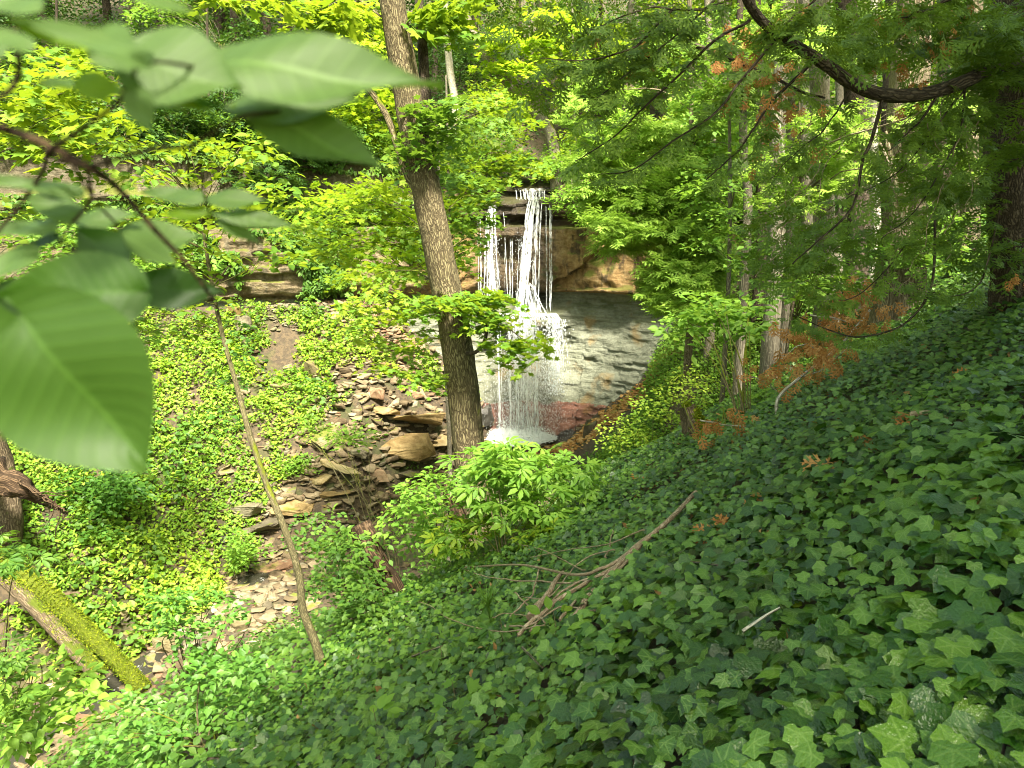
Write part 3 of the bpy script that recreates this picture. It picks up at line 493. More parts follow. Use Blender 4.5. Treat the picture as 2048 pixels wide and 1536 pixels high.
rk = [(1003, 868, 36, 'dark wet boulder at the front lip of the plunge pool', 'wetrock', 1, (.9, .75)),
      (1185 - 8, 862, 60, 'greenish boulder where the orange rubble meets the pool', 'greyrock', 2, (.8, .55)),
      (1105, 860, 58, 'dark wet boulder in the foam at the pool edge', 'wetrock', 3, (.8, .6)),
      (1050, 880, 70, 'flat wet stone in front of the plunge pool', 'wetrock', 4, (.7, .35)),
      (960, 840, 60, 'dark slanting wet boulder beside the white water behind the trunk', 'wetrock', 5, (.8, .7)),
      (820, 838, 215, 'largest flat amber slab below the rubble slope', 'slab', 6, (.7, .2)),
      (765, 822, 90, 'pale amber slab tilted against the largest amber slab', 'slab', 7, (.7, .25)),
      (800, 905, 165, 'thick amber block with a shaded front face beside the main trunk', 'slab', 8, (.6, .36)),
      (878, 888, 90, 'rounded amber slab touching the main trunk', 'slab', 9, (.8, .25)),
      (820, 948, 105, 'thin overhanging slab under the thick amber block', 'greyrock', 10, (.6, .2)),
      (760, 950, 70, 'broken brown rock between two pale slabs', 'redrock', 11, (.8, .6)),
      (680, 940, 100, 'pale flat slab at the left end of the slab pile', 'slab', 12, (.8, .25)),
      (720, 910, 80, 'steep pointed slab leaning on the slab pile', 'greyrock', 13, (.8, .5)),
      (640, 960, 70, 'small square tan slab beyond the sapling', 'slab', 14, (.8, .3)),
      (665, 990, 90, 'long tan slab lying along the creek bank', 'slab', 15, (.6, .2)),
      (770, 738, 50, 'brown rock halfway up the rubble gully', 'redrock', 16, (.8, .6)),
      (800, 690, 80, 'long red-brown rock high in the rubble gully', 'redrock', 17, (.5, .4)),
      (750, 790, 60, 'orange-brown rock in the gully above the amber slabs', 'redrock', 18, (.8, .6)),
      (838, 700, 60, 'rust coloured rock beside the maple sprays', 'redrock', 19, (.7, .5)),
      (835, 785, 55, 'square brown rock in the gully nearest the main trunk', 'redrock', 20, (.8, .6)),
      (490, 655, 66, 'pinkish flat boulder alone on the green slope', 'greyrock', 21, (.7, .45)),
      (470, 630, 40, 'small upright stone touching the pinkish flat boulder', 'slab', 22, (.8, .6)),
      (625, 745, 60, 'mossy boulder in the middle of the green slope', 'mossrock', 23, (.8, .6)),
      (560, 775, 55, 'half buried mossy stone low on the green slope', 'mossrock', 24, (.8, .5)),
      (660, 715, 45, 'yellow-green mossy stone upslope of the mossy boulder', 'mossrock', 25, (.8, .5)),
      (655, 880, 90, 'mossy sloping rock at the foot of the green slope', 'mossrock', 26, (.7, .5)),
      (385, 1000, 50, 'small pale stone on the far creek bank', 'slab', 27, (.8, .3)),
      (350, 1005, 38, 'smallest pale stone on the far creek bank', 'greyrock', 28, (.8, .4)),
      (505, 1020, 110, 'grey slab tilted up behind the sapling', 'greyrock', 29, (.7, .35)),
      (520, 1060, 120, 'dark cracked slab overhanging the creek gap', 'greyrock', 30, (.7, .28)),
      (590, 1010, 120, 'broad tan slab just beyond the sapling stem', 'slab', 31, (.8, .22)),
      (500, 1110, 90, 'layered rust coloured slab above the creek', 'redrock', 32, (.7, .25)),
      (545, 1135, 120, 'long flat rust slab running to the creek', 'redrock', 33, (.6, .14)),
      (680, 1085, 110, 'big smooth tan slab beyond the broken stump', 'slab', 34, (.8, .25)),
      (440, 1075, 60, 'dark block under the yellow-green ground cover', 'wetrock', 35, (.8, .7)),
      (330, 1290, 90, 'moss-speckled rounded rock standing in the creek bed', 'mossrock', 36, (.6, .5)),
      (410, 1275, 75, 'long pale rock with a dark side above the creek', 'greyrock', 37, (.5, .35)),
      (260, 1275, 90, 'low mossy rock ledge upstream of the fallen logs', 'mossrock', 38, (.6, .4)),
      (240, 1230, 70, 'mossy stone on the bank behind the fallen logs', 'mossrock', 39, (.8, .5)),
      (480, 1250, 66, 'mossy upright stone at the edge of the creek', 'mossrock', 40, (.8, .7)),
      (440, 1215, 60, 'pale flat stone beside the shaded shrub', 'slab', 41, (.8, .25)),
      (385, 1220, 50, 'pale flat stone behind the shaded shrub', 'slab', 42, (.8, .25)),
      (455, 1300, 80, 'flat brown slab lying in the running water', 'redrock', 43, (.7, .18)),
      (85, 1380, 110, 'long amber slab beyond the leafy shrub', 'slab', 44, (.5, .2)),
      (170, 1450, 80, 'brown slab at the near creek edge', 'redrock', 45, (.7, .25)),
      (120, 1470, 55, 'dark block beside the white riffle', 'wetrock', 46, (.8, .5)),
      (50, 1475, 80, 'tan slab at the creek edge nearest the frame corner', 'slab', 47, (.7, .25)),
      (600, 520 + 45, 60, 'pale fallen flake at the foot of the overhanging ledge', 'greyrock', 48, (.7, .2)),
      (630, 590, 70, 'heap-topping pale flake below the grey shale', 'greyrock', 49, (.7, .25)),
      (680, 610, 55, 'pale flake sliding down from the shale', 'greyrock', 50, (.7, .25)),
      (1380, 560, 60, 'pale boulder half hidden under the cedar curtain', 'greyrock', 51, (.8, .6)),
      (1210, 790, 50, 'orange slab at the top of the orange rubble', 'slab', 52, (.7, .3)),
      (1255, 738, 44, 'orange stone highest up the bowl', 'slab', 53, (.8, .4)),
      (1130, 840, 60, 'grey layered rock right behind the pool boulders', 'greyrock', 54, (.6, .4)),
      (1240, 770, 46, 'flat grey stone among the orange rubble', 'greyrock', 55, (.8, .25))]
for i, (px, py, w_, lab, mt, sh, ra) in enumerate(rk):
    rock(px, py, w_, lab, mt, 'boulder' if 'boulder' in lab else 'rock', sh, (R.uniform(-14, 14), R.uniform(-16, 16)), R.uniform(0, 180), ratio=ra, group='rocks along the creek')
def rubble(name, n, fx, sizes, mt, protos=6, extra=None):
    b = Buf(); pr = []
    for i in range(protos):
        r_ = rock_mesh(90 + i, mt, 1, .7, .20, 1); pr.append((np.array([v.co[:] for v in r_.vertices]), np.concatenate([np.array(p.vertices[:]) for p in r_.polygons]), np.array([len(p.vertices) for p in r_.polygons]))); bpy.data.meshes.remove(r_)
    for i in range(n):
        x, y = fx(); v, l, t = pr[i % protos]; s = R.uniform(*sizes) ** 1.0; a = R.uniform(0, 6.28); tx, ty = R.uniform(-.5, .5, 2)
        Rz = np.array([[math.cos(a), -math.sin(a), 0], [math.sin(a), math.cos(a), 0], [0, 0, 1]]); Rx = np.array([[1, 0, 0], [0, math.cos(tx), -math.sin(tx)], [0, math.sin(tx), math.cos(tx)]])
        q = (v * s) @ (Rz @ Rx).T; b.add(q + np.array([x, y, float(ground(x, y)) + .02 * s + (extra or 0)]), l, t)
    tag(b.obj(name, M[mt]), kind='stuff')
def near_stream():
    y = 9 + 20.5 * R.uniform(0, 1) ** 1.0; return np.interp(y, SY, SX) + R.normal(-.2, 1.25 + .05 * (y - 9)), y
rubble('creek_rubble', 1300, near_stream, (.18, .72), 'tanrock'); rubble('creek_stones', 800, near_stream, (.15, .55), 'greyrock'); rubble('creek_gravel', 900, near_stream, (.08, .3), 'redrock')
def talus(): return R.uniform(-7.2, -.8), R.uniform(21.5, 28.6)
rubble('talus_slabs', 430, talus, (.25, .85), 'tanrock')
def gully():
    t = R.uniform(0, 1); p = np.array([-3.6, 27.6]) * (1 - t) + np.array([-7.2, 29.2]) * t; return p + R.normal(0, .55, 2)
rubble('gully_rubble', 420, gully, (.12, .5), 'redrock')
def bowl():
    t = R.uniform(0, 1); p = np.array([1.5, 27.8]) * (1 - t) + np.array([6.2, 27.0]) * t; return p + R.normal(0, .5, 2)
rubble('bowl_rubble', 1100, bowl, (.10, .38), 'orangerock')
def scree(): return R.uniform(-13, -4.5), 0
def scree():
    x = R.uniform(-9, -4.5); return x, cy(x) - R.uniform(.4, 2.0)
rubble('scree', 380, scree, (.12, .45), 'greyrock')

# ------------------------------------------------------------------ ground cover (uncountable)
def inview(P, mx=1.25, my=1.2):
    c, s = math.cos(PITCH), math.sin(PITCH); f = P[:, 1] * c + P[:, 2] * s; u = -P[:, 1] * s + P[:, 2] * c
    with np.errstate(divide='ignore', invalid='ignore'): return (f > .3) & (np.abs(P[:, 0] / f) < .683 * mx + .6 / np.maximum(f, .1)) & (np.abs(u / f) < .512 * my + .5 / np.maximum(f, .1))
def scatter(n, x0, x1, y0, y1, mask, surf=ground):
    x = R.uniform(x0, x1, n); y = R.uniform(y0, y1, n); k = mask(x, y); x, y = x[k], y[k]; P = np.stack([x, y, surf(x, y)], -1); P = P[inview(P)]; return P
def edge(y): return np.interp(y, [0, 4, 6.1, 8.3, 10.2, 12, 13.6, 15, 16], [-4.2, -3.6, -2.75, -2.35, -1.7, .1, 2.2, 4.2, 5.5])
def ivy_mask(x, y): return x > edge(y) + .35 * fbm(x * 1.2, y * 1.2)
def ivy_leaves(P, T, s0, s1, name_buf):
    n = len(P); h = .05 + .16 * (fbm(P[:, 0] * 1.6, P[:, 1] * 1.6) + .4).clip(0, 1) + R.uniform(0, .17, n); nn = gnorm(P[:, 0], P[:, 1]) * .55 + np.array([-.12, -.28, .75]) + R.normal(0, .40, (n, 3))
    tip = np.array([-.55, -.55, -.35]) + R.normal(0, .55, (n, 3)); Q = P + np.array([0, 0, 1]) * h[:, None] + R.normal(0, .01, (n, 3))
    s = R.uniform(s0, s1, n) * (1 + .32 * sstep(4.5, 2.0, P[:, 1])) * (1 + .25 * vnoise(P[:, 0] * 2, P[:, 1] * 2)); leaves(name_buf, T, Q, nn, tip, s, R.uniform(.85, 1.2, n))
b = Buf(); P = scatter(34000, -4.5, 5, .6, 6.2, ivy_mask); far = P[:, 1] > 4.6; ivy_leaves(P, IVY, .040, .088, b)
P = scatter(125000, -4.5, 13, 6.2, 17, ivy_mask); ivy_leaves(P, IVYS, .034, .072, b)
P = scatter(27000, 5, 10, 2.5, 6.2, ivy_mask); ivy_leaves(P, IVYS, .042, .085, b)
tag(b.obj('ivy_ground_cover', M['ivy']), kind='stuff')
b = Buf(); P = scatter(700, -3, 10, 1, 14, ivy_mask); n = len(P); leaves(b, OVATE, P + [0, 0, .2], rdir(n) + [0, 0, 1.0], rdir(n), R.uniform(.035, .085, n)); tag(b.obj('fallen_leaves', M['dry']), kind='stuff')
def herb(buf, P, T, s, hmax, jit=.35, up=1.0, k=1):
    for _ in range(k):
        n = len(P); Q = P + np.stack([R.normal(0, .07, n), R.normal(0, .07, n), .04 + R.uniform(0, hmax, n)], -1); leaves(buf, T, Q, rdir(n) * jit * 1.6 + [0, -.15, up], rdir(n) * [1, 1, .3] + [0, -.2, -.15], R.uniform(s * .7, s * 1.3, n))
def left_mask(x, y):
    d = (x - np.interp(y, SY, SX)); c = cy(x) - y; m = (d < -.9 - .6 * vnoise(x * .8, y * .8)) & (c > .9)
    gap = fbm(x * .75 + 5, y * .75, 0, 4); g2 = np.abs(x - (-5.2)) < 0.6; gul = np.abs((x + 3.6) * 1.6 + (y - 27.6) * 3.6) / 3.94 < .6
    return m & (gap > -.30 + .25 * sstep(-2.2, -.8, d)) & ~(gul & (x > -7.0) & (y > 27.2)) & ((c > 1.3) | (gap > -.05))
b = Buf(); P = scatter(230000, -22, -1, 11, 30, left_mask); P = P[fbm(P[:, 0] * 2.6, P[:, 1] * 2.6, 5, 3) > -.24]; hh = .03 + .60 * np.clip(fbm(P[:, 0] * 2.2, P[:, 1] * 2.2) + .25, 0, 1); P[:, 2] += hh * R.uniform(0.2, 1, len(P)); herb(b, P, OVATE, .11, .12, .5); tag(b.obj('jewelweed_cover', M['cover']), kind='stuff')
b = Buf(); P = scatter(26000, -22, -1, 11, 30, lambda x, y: left_mask(x, y) & (fbm(x * .5, y * .5, 11) > .12)); P[:, 2] += .15 + .35 * R.uniform(0, 1, len(P)); herb(b, P, OVATE, .17, .12, .5); tag(b.obj('tall_weeds', M['green']), kind='stuff')
b = Buf(); P = scatter(20000, -22, 0, 11, 30, lambda x, y: left_mask(x, y) & (fbm(x * .6, y * .6, 17) > .14)); P[:, 2] += .1 + .4 * R.uniform(0, 1, len(P)); herb(b, P, OVATE, .13, .12, .6); tag(b.obj('yellow_weeds', M['yellow']), kind='stuff')
def bank_mask(x, y):
    c = cy(x) - y; return (x > np.interp(y, [15, 20, 24, 25.5, 30], [.6, 1.4, 2.6, 4.6, 5.8]) + .4 * vnoise(x, y)) & (c > .3) & (y > 15.5) & (fbm(x * .9, y * .9, 4) > -.3)
b = Buf(); P = scatter(70000, 2.5, 9.5, 15.5, 30, bank_mask); P[:, 2] += .25 * R.uniform(0, 1, len(P)); herb(b, P, OVATE, .10, .10, .5); tag(b.obj('bank_cover', M['bright']), kind='stuff')
def near_left(x, y): return (x < edge(y) + .5 * fbm(x * 1.5, y * 1.5) + .3) & (x > np.interp(y, SY, SX) + 1.1 + .8 * vnoise(x * .8, y * .8)) & (fbm(x, y, 8) > -.22)
b = Buf(); P = scatter(42000, -14, 5, 4.5, 25, near_left); P[:, 2] += .3 * R.uniform(0, 1, len(P)) ** 2; herb(b, P, OVATE, .10, .10); tag(b.obj('creekside_cover', M['green']), kind='stuff')
def hill_mask(x, y): d = y - cy(x); return (d > .1) & (fbm(x * .35, y * .35, 2) > -.3) & (np.abs(x - .9 - .12 * d) > .75)
b = Buf(); P = scatter(110000, -40, 40, 20, 62, hill_mask, hill); P[:, 2] += .4 * R.uniform(0, 1, len(P)); herb(b, P, OVATE, .17, .2, .5); tag(b.obj('hillside_undergrowth', M['dark']), kind='stuff')  # dark leaf colour stands in for shade under the trees
def terr_mask(x, y): return (x > 4.5) & (y > 13) & (y < cy(x)) & (fbm(x * .6, y * .6, 6) > -.1)
b = Buf(); P = scatter(26000, 4, 26, 12, 27, terr_mask); P[:, 2] += .3 * R.uniform(0, 1, len(P)); herb(b, P, OVATE, .12, .2, .5); tag(b.obj('terrace_undergrowth', M['green']), kind='stuff')

ss = R.uniform(-20, 12, 60000); zz = R.uniform(-2.6, 1.6, 60000); kp = (fbm(ss * .55, zz * .8, 3) + .25 * sstep(-1.2, 1.2, zz) + .12 * sstep(-3, -9, ss) > .22) & ~((ss > -1.8) & (ss < 4.3) & (zz < .9)); ss, zz = ss[kp], zz[kp]
of = cliff_off(ss, zz) + R.uniform(0, .22, len(ss)); sl_ = np.interp(ss, sx, sl); q = np.hypot(sl_, 1); P = np.stack([ss + sl_ / q * of, cy(ss) - of / q, zz + np.where(zz > 1, ztop(ss) - 1.4, 0)], -1); n = len(P)
b = Buf(); leaves(b, OVATE, P, rdir(n) * .8 + [.1, -.8, .7], rdir(n) * .7 + [0, -.3, -.8], R.uniform(.09, .19, n)); tag(b.obj('cliff_plants', M['green']), kind='stuff')

# ------------------------------------------------------------------ foliage builders
def clouds(buf, C, rad, per, T, s, out=None, flat=.22, jit=.38, up=1.0, droop=.25, pairs=False):
    """leaf plates round the centres C"""
    C = np.asarray(C, float); n = len(C) * per; k = np.repeat(np.arange(len(C)), per); rad = np.broadcast_to(rad, (len(C),))
    a = R.uniform(0, 2 * math.pi, n); q = np.sqrt(R.uniform(0, 1, n)); q = q * (.8 + .4 * hsh(np.floor(a * 1.3), k)); r = rad[k] * q
    tilt = R.normal(0, .22, (len(C), 2))[k]; dx, dy = r * np.cos(a), r * np.sin(a)
    off = np.stack([dx, dy, R.normal(0, 1, n) * flat * rad[k] * .5 - droop * r * q + dx * tilt[:, 0] + dy * tilt[:, 1]], -1)
    nor = rdir(n) * jit * 1.5 + np.stack([-tilt[:, 0], -tilt[:, 1], np.full(n, up)], -1); tip = np.stack([np.cos(a), np.sin(a), np.full(n, -.35)], -1) + rdir(n) * .8
    leaves(buf, T, C[k] + off, nor, tip, R.uniform(s * .65, s * 1.3, n))
def area(px, py, rx, ry, Y0, Y1, n):
    a = R.uniform(0, 6.28, n); q = np.sqrt(R.uniform(0, 1, n)); return np.array([at(px + rx * q_ * math.cos(a_), py + ry * q_ * math.sin(a_), y_) for a_, q_, y_ in zip(a, q, R.uniform(Y0, Y1, n))])
def branch_to(Ct, target, r, buf, sag=.12, sides=5, lo=0.0):
    d = np.linalg.norm(Ct - (target + np.array([0, 0, -.35 * np.linalg.norm(Ct[:, :2] - target[:2], axis=1).min()])), axis=1); i = int(np.argmin(d)); p = Ct[i]; L = np.linalg.norm(target - p)
    m1 = p * .65 + target * .35 + np.array([0, 0, .10 * L]) + R.normal(0, .04 * L, 3); m2 = p * .3 + target * .7 + np.array([0, 0, .08 * L]) + R.normal(0, .04 * L, 3)
    return tube(buf, [p, m1, m2, target], r, r * .3, 10, sides, rough=.1)
def leafy_tree(name, label, cat, trunk, r0, r1, bark, groups, group=None, nb=10, trunkrad=None, flare=.5, sides=12, tw=.012, brr=.02, rough=.12, n=None):
    """groups: (centres, radius, leaves per centre, template, leaf size, material key)"""
    base = np.array(trunk[0], float); root = thing(name, base, label, cat, group)
    b = Buf(); Ct = tube(b, trunk, r0, r1, n or max(24, len(trunk) * 6), sides, rough=rough, rad=trunkrad, flare=flare, seed=abs(hash(label)) % 97 * 0 + len(label)); b.obj('trunk', M[bark], root, True, base * 0 + base if False else None).location = -root.location
    allc = []
    for gi, (C, rad, per, T, s, mk) in enumerate(groups):
        if len(C) == 0: continue
        b = Buf(); clouds(b, C, rad, per, T, s); o = b.obj('crown' if gi == 0 else 'foliage', M[mk], root); o.location = -root.location; allc.append(C)
    if allc:
        A = np.concatenate(allc); idx = R.permutation(len(A))
        for j, i in enumerate(idx):
            if j < nb:
                bb_ = Buf(); branch_to(Ct, A[i], brr * R.uniform(.7, 1.3), bb_); o = bb_.obj('branch', M[bark], root, True); o.location = -root.location
            elif j < nb + 22: bb_ = Buf(); branch_to(Ct, A[i], tw * R.uniform(.6, 1.2), bb_, sides=4); o = bb_.obj('twig', M[bark], root, True); o.location = -root.location
    return root, Ct

# ------------------------------------------------------------------ far forest on the hillside: five kinds, copied
def far_tree(kind, seed):
    r = random.Random(seed); H = r.uniform(13, 19); lean = (r.uniform(-.06, .06), r.uniform(-.05, .05)); root = thing(kind['name'], (0, 0, 0), 'x', 'tree', kind['group'])
    pts = [(lean[0] * z + .12 * math.sin(z * .7 + seed), lean[1] * z + .1 * math.cos(z * .5 + seed), z) for z in np.linspace(-.6, H, 7)]
    b = Buf(); Ct = tube(b, pts, kind['r'], .04, 24, 8, rough=.12, flare=.5); tr = b.obj('trunk', M[kind['bark']], root, True); C = []
    lb = Buf(); limbs = []
    for i in range(kind['nc']):
        f = r.uniform(kind['lo'], 1); z = H * f; a = r.uniform(0, 6.28); rr = kind['cr'] * (1 - .75 * ((f - .45) / .55) ** 2 if f > .45 else .8) * r.uniform(.3, 1); p = Ct[min(23, int(f * 23))]
        C.append([p[0] + rr * math.cos(a), p[1] + rr * math.sin(a), z + r.uniform(-.4, .4)])
    C = np.array(C)
    for i in range(8):
        lb = Buf(); branch_to(Ct, C[i], .05, lb); limbs.append(lb.obj('branch', M[kind['bark']], root, True))
    b = Buf(); clouds(b, C, kind['rad'], kind['per'], kind['T'], kind['s'], flat=.35, jit=.5, droop=kind.get('droop', .25)); cr = b.obj('crown', M[kind['leaf']], root)
    KIDS[root.name] = [tr, cr] + limbs; return root
kinds = [dict(name='broadleaf_tree', group='forest trees on the hillside above the falls', bark='bark_grey', leaf='green', r=.20, nc=90, lo=.22, cr=3.4, rad=.95, per=75, T=QUAD, s=.19),
         dict(name='maple_tree', group='forest trees on the hillside above the falls', bark='bark_dark', leaf='maple', r=.17, nc=80, lo=.15, cr=3.2, rad=1.0, per=80, T=QUAD, s=.19),
         dict(name='hemlock_tree', group='forest trees on the hillside above the falls', bark='bark_dark', leaf='dark', r=.22, nc=120, lo=.08, cr=2.9, rad=.85, per=80, T=QUAD, s=.15, droop=.5)]
protos = [far_tree(kinds[0], 1), far_tree(kinds[1], 2), far_tree(kinds[2], 3), far_tree(kinds[0], 4), far_tree(kinds[2], 5)]
spots = []
for (x0, x1, y0, y1, n, ks) in [(-30, -3, 30, 42, 17, [2, 4, 2, 0, 1]), (3, 9, 33, 40, 4, [1, 0, 3]), (9, 28, 28, 40, 10, [0, 1, 3]), (-40, 34, 43, 60, 30, [0, 1, 3, 2, 4]), (-3, 3, 41, 46, 2, [2, 0])]:
    for i in range(n): spots.append((x0 + (x1 - x0) * (i + .5 + R.uniform(-.35, .35)) / n, R.uniform(y0, y1), ks[i % len(ks)]))
ordn = ['first', 'second', 'third', 'fourth', 'fifth', 'sixth', 'seventh', 'eighth', 'ninth', 'tenth', 'eleventh', 'twelfth', 'thirteenth', 'fourteenth', 'fifteenth', 'sixteenth', 'seventeenth', 'eighteenth', 'nineteenth', 'twentieth']
spots.sort(key=lambda q: q[0] / q[1]); cnt = {}; used = set()
desc = {0: 'broadleaf tree with grey trunk', 1: 'maple with a dark trunk', 2: 'dark drooping hemlock', 3: 'leaning broadleaf tree', 4: 'narrow dark hemlock'}
for x, y, k in spots:
    x = x * 1.0; o = protos[k]
    if k in used: o = copy_tree(o)
    used.add(k); z = float(hill(np.array(x), np.array(y))) if y > cy(x) else float(ground(x, y)); o.location = (x, y, z - .1); o.rotation_euler = (0, 0, R.uniform(0, 6.28)); s = R.uniform(.8, 1.2); o.scale = (s, s, s)
    row = 'just above the cliff' if y < 43 else 'high on the wooded slope'; i = cnt.get((k, row), 0); cnt[(k, row)] = i + 1
    o['label'] = '%s %s counted from the left, %s' % (ordn[i], desc[k], row)
# low shrubs on the hillside and the cliff rim
def bush(name, seed, leaf, T, s, h, rad, n, per, bark='bark_sap', group=None):
    root = thing(name, (0, 0, 0), 'x', 'shrub', group); r = random.Random(seed); C = []; st = []
    for i in range(n): a = r.uniform(0, 6.28); q = rad * math.sqrt(r.random()); C.append([q * math.cos(a), q * math.sin(a), h * (r.uniform(.3, 1) - .35 * (q / rad) ** 2)])
    for i in range(5):
        b = Buf(); c = C[i]; tube(b, [(0.05 * math.cos(i), .05 * math.sin(i), -.15), (c[0] * .3, c[1] * .3, c[2] * .55), tuple(c)], .02, .006, 8, 5); st.append(b.obj('stem', M[bark], root, True))
    b = Buf(); clouds(b, np.array(C), rad * .38, per, T, s, flat=.4, jit=.45); cr = b.obj('foliage', M[leaf], root); KIDS[root.name] = st + [cr]; return root
GS = 'shrubs along the cliff rim and hillside'
bp = [bush('leafy_shrub', 1, 'green', QUAD, .14, 1.7, 1.3, 26, 60, group=GS), bush('leafy_shrub', 2, 'maple', QUAD, .14, 2.4, 1.5, 30, 60, group=GS), bush('leafy_shrub', 3, 'bright', QUAD, .13, 1.4, 1.2, 24, 60, group=GS), bush('leafy_shrub', 4, 'yellow', QUAD, .13, 2.8, 1.3, 26, 55, group=GS), bush('leafy_shrub', 5, 'dark', QUAD, .14, 2.2, 1.5, 30, 60, group=GS)]
bd = ['mid green shrub', 'yellow-green maple sapling clump', 'pale bright green shrub', 'yellow leaved shrub', 'dark green shrub']
bs = [(x, .5 + R.uniform(0, 1.0), k) for x, k in [(-19, 0), (-17, 4), (-15.4, 1), (-13.6, 0), (-11.8, 4), (-10.2, 2), (-8.6, 0), (-7, 1), (-5.4, 3), (-4.2, 0), (-3, 1), (-2.0, 2), (2.6, 2), (3.4, 1), (4.2, 0), (5.2, 2), (6.4, 0), (7.6, 4), (9, 1)]]
bs += [(x + R.uniform(-.6, .6), R.uniform(2.5, 6), k) for x, k in zip(np.arange(-20, 14, 1.7), [4, 0, 4, 1, 4, 0, 2, 4, 0, 4, 0, 1, 0, 2, 0, 1, 3, 0, 2, 1])]
bs += [(x + R.uniform(-.6, .6), R.uniform(8, 15), k) for x, k in zip(np.arange(-26, 22, 2.1), [4, 1, 4, 0, 4, 2, 4, 0, 4, 1, 2, 0, 1, 0, 3, 2, 1, 0, 2, 1, 3, 0, 1])]
bs = [(x, d, (4 if (d > 2 and x < 1 and i % 3) else k)) for i, (x, d, k) in enumerate(bs)]  # more dark shrubs here, their leaf colour carries the forest shade
bs.sort(key=lambda q: q[0] / (cy(q[0]) + q[1])); used = set(); cnt = {}
for x, d, k in bs:
    o = bp[k]
    if k in used: o = copy_tree(o)
    used.add(k); y = float(cy(x)) + d; o.location = (x, y, float(hill(np.array(x), np.array(y)))); o.rotation_euler = (0, 0, R.uniform(0, 6.28)); s = R.uniform(.8, 1.25); o.scale = (s,) * 3
    row = 'on the cliff rim' if d < 1.6 else 'a little above the cliff rim' if d < 7 else 'far up the hillside'; i = cnt.get((k, row), 0); cnt[(k, row)] = i + 1; o['label'] = '%s %s from the left %s' % (ordn[i], bd[k], row)

# ------------------------------------------------------------------ the main tree in front of the falls
def cl(px, py, rx, ry, Y0, Y1, n): return area(px, py, rx, ry, Y0, Y1, n)
mt = [tuple(at(px, py, 12.0)) for px, py in [(962, 1130), (952, 1010), (938, 900), (926, 780), (912, 680), (893, 580), (873, 480), (857, 400), (838, 310), (822, 230), (804, 120), (784, 0), (768, -110), (740, -330), (735, -700)]]
mt[-1] = (mt[-1][0], 12, 8.5); zs_ = [p[2] for p in mt]
spray = np.concatenate([area(960, 630, 60, 48, 11.0, 11.8, 13), area(1035, 690, 48, 42, 11.0, 11.6, 9), area(985, 590, 55, 20, 11.2, 11.8, 6)])
low_l = np.concatenate([area(840, 600, 50, 30, 11.2, 12.6, 8), area(760, 610, 60, 40, 11.5, 13, 9), area(800, 690, 70, 60, 11.5, 13, 9), area(860, 770, 40, 40, 11.5, 12.6, 5), area(740, 560, 90, 30, 12, 13.5, 8)])
top_l = np.concatenate([area(890, 30, 70, 45, 12.0, 13, 14), area(660, 25, 60, 30, 11.7, 12.6, 8), area(500, 5, 90, 12, 11.4, 12.2, 5)])
crot = np.concatenate([area(862, 250, 55, 55, 11.5, 11.75, 8), area(880, 190, 30, 25, 11.5, 12.5, 4), area(820, 300, 60, 22, 11.6, 11.8, 6), area(940, 300, 80, 80, 12.5, 14, 16), area(930, 420, 40, 60, 12.5, 13.5, 7)])
upper = np.concatenate([np.array([(R.uniform(-3.2, 1.2), R.uniform(10.2, 14.5), R.uniform(5.0, 9.0)) for _ in range(26)])])
mtree, mC = leafy_tree('maple_tree', 'tall leaning maple with furrowed bark standing in front of the waterfall', 'tree', mt, .3, .1, 'bark_main',
    [(crot, .34, 44, MAPLE, .10, 'green'), (spray, .30, 46, MAPLE, .105, 'maple'), (top_l, .34, 30, MAPLE, .17, 'maple'), (low_l, .34, 46, MAPLE, .10, 'maple'), (upper, .8, 60, MAPLE, .14, 'maple')], nb=12, trunkrad=[.31, .28, .265, .255, .25, .24, .235, .23, .22, .21, .20, .185, .175, .155, .1], sides=28, n=150, rough=.10, flare=.0, tw=.01)
def part_tube(root, name, pts, r0, r1, mk, sides=8, n=None, **k):
    b = Buf(); tube(b, pts, r0, r1, n or 26, sides, **k); o = b.obj(name, M[mk], root, True); o.location = -root.location; return o
part_tube(mtree, 'branch', [at(838, 300, 12.05), at(850, 200, 12.3), at(846, 110, 12.6), at(838, 0, 13), at(830, -200, 13.5)], .10, .06, 'bark_dark', 12, rough=.1)
part_tube(mtree, 'branch', [at(845, 400, 12.05), at(808, 335, 12.1), at(770, 225, 12.2), at(700, 140, 12.4), at(640, 95, 12.8)], .07, .03, 'bark_main', 10, rough=.1)
part_tube(mtree, 'branch', [at(925, 708, 11.9), at(952, 704, 11.6), at(970, 680, 11.4), at(970, 645, 11.3), at(950, 610, 11.3), at(925, 590, 11.4)], .035, .018, 'bark_dark', 8, rough=.15)
part_tube(mtree, 'branch', [at(925, 700, 11.9), at(945, 668, 11.6), at(1000, 650, 11.4), at(1060, 690, 11.2)], .016, .006, 'bark_dark', 6)

# ------------------------------------------------------------------ sapling and the other named trees
sap = [hit(648, 1352)] ; Ys = sap[0][1]
sap += [at(px, py, Ys + d) for px, py, d in [(632, 1290, 0), (606, 1220, 0), (598, 1150, 0), (570, 1060, 0), (530, 960, .1), (497, 860, .2), (470, 760, .3), (445, 670, .4), (428, 590, .5), (412, 500, .6), (402, 420, .7)]]
elm = np.concatenate([area(430, 350, 160, 90, 7.4, 9.2, 20), area(130, 300, 150, 60, 7.5, 9, 9), area(420, 480, 180, 70, 7.6, 9, 14), area(90, 430, 110, 70, 7.6, 9, 8), area(330, 640, 120, 60, 8, 9.5, 10)])
leafy_tree('sapling', 'slender curved sapling with mottled bark rising from the ivy edge past the creek', 'tree', sap, .050, .016, 'bark_sap', [(elm, .30, 30, OVATE, .105, 'maple'), (area(480, 760, 50, 120, 8.2, 9, 7), .2, 26, OVATE, .07, 'blue')], nb=16, sides=12, n=110, rough=.12, brr=.012, tw=.006, flare=.3)
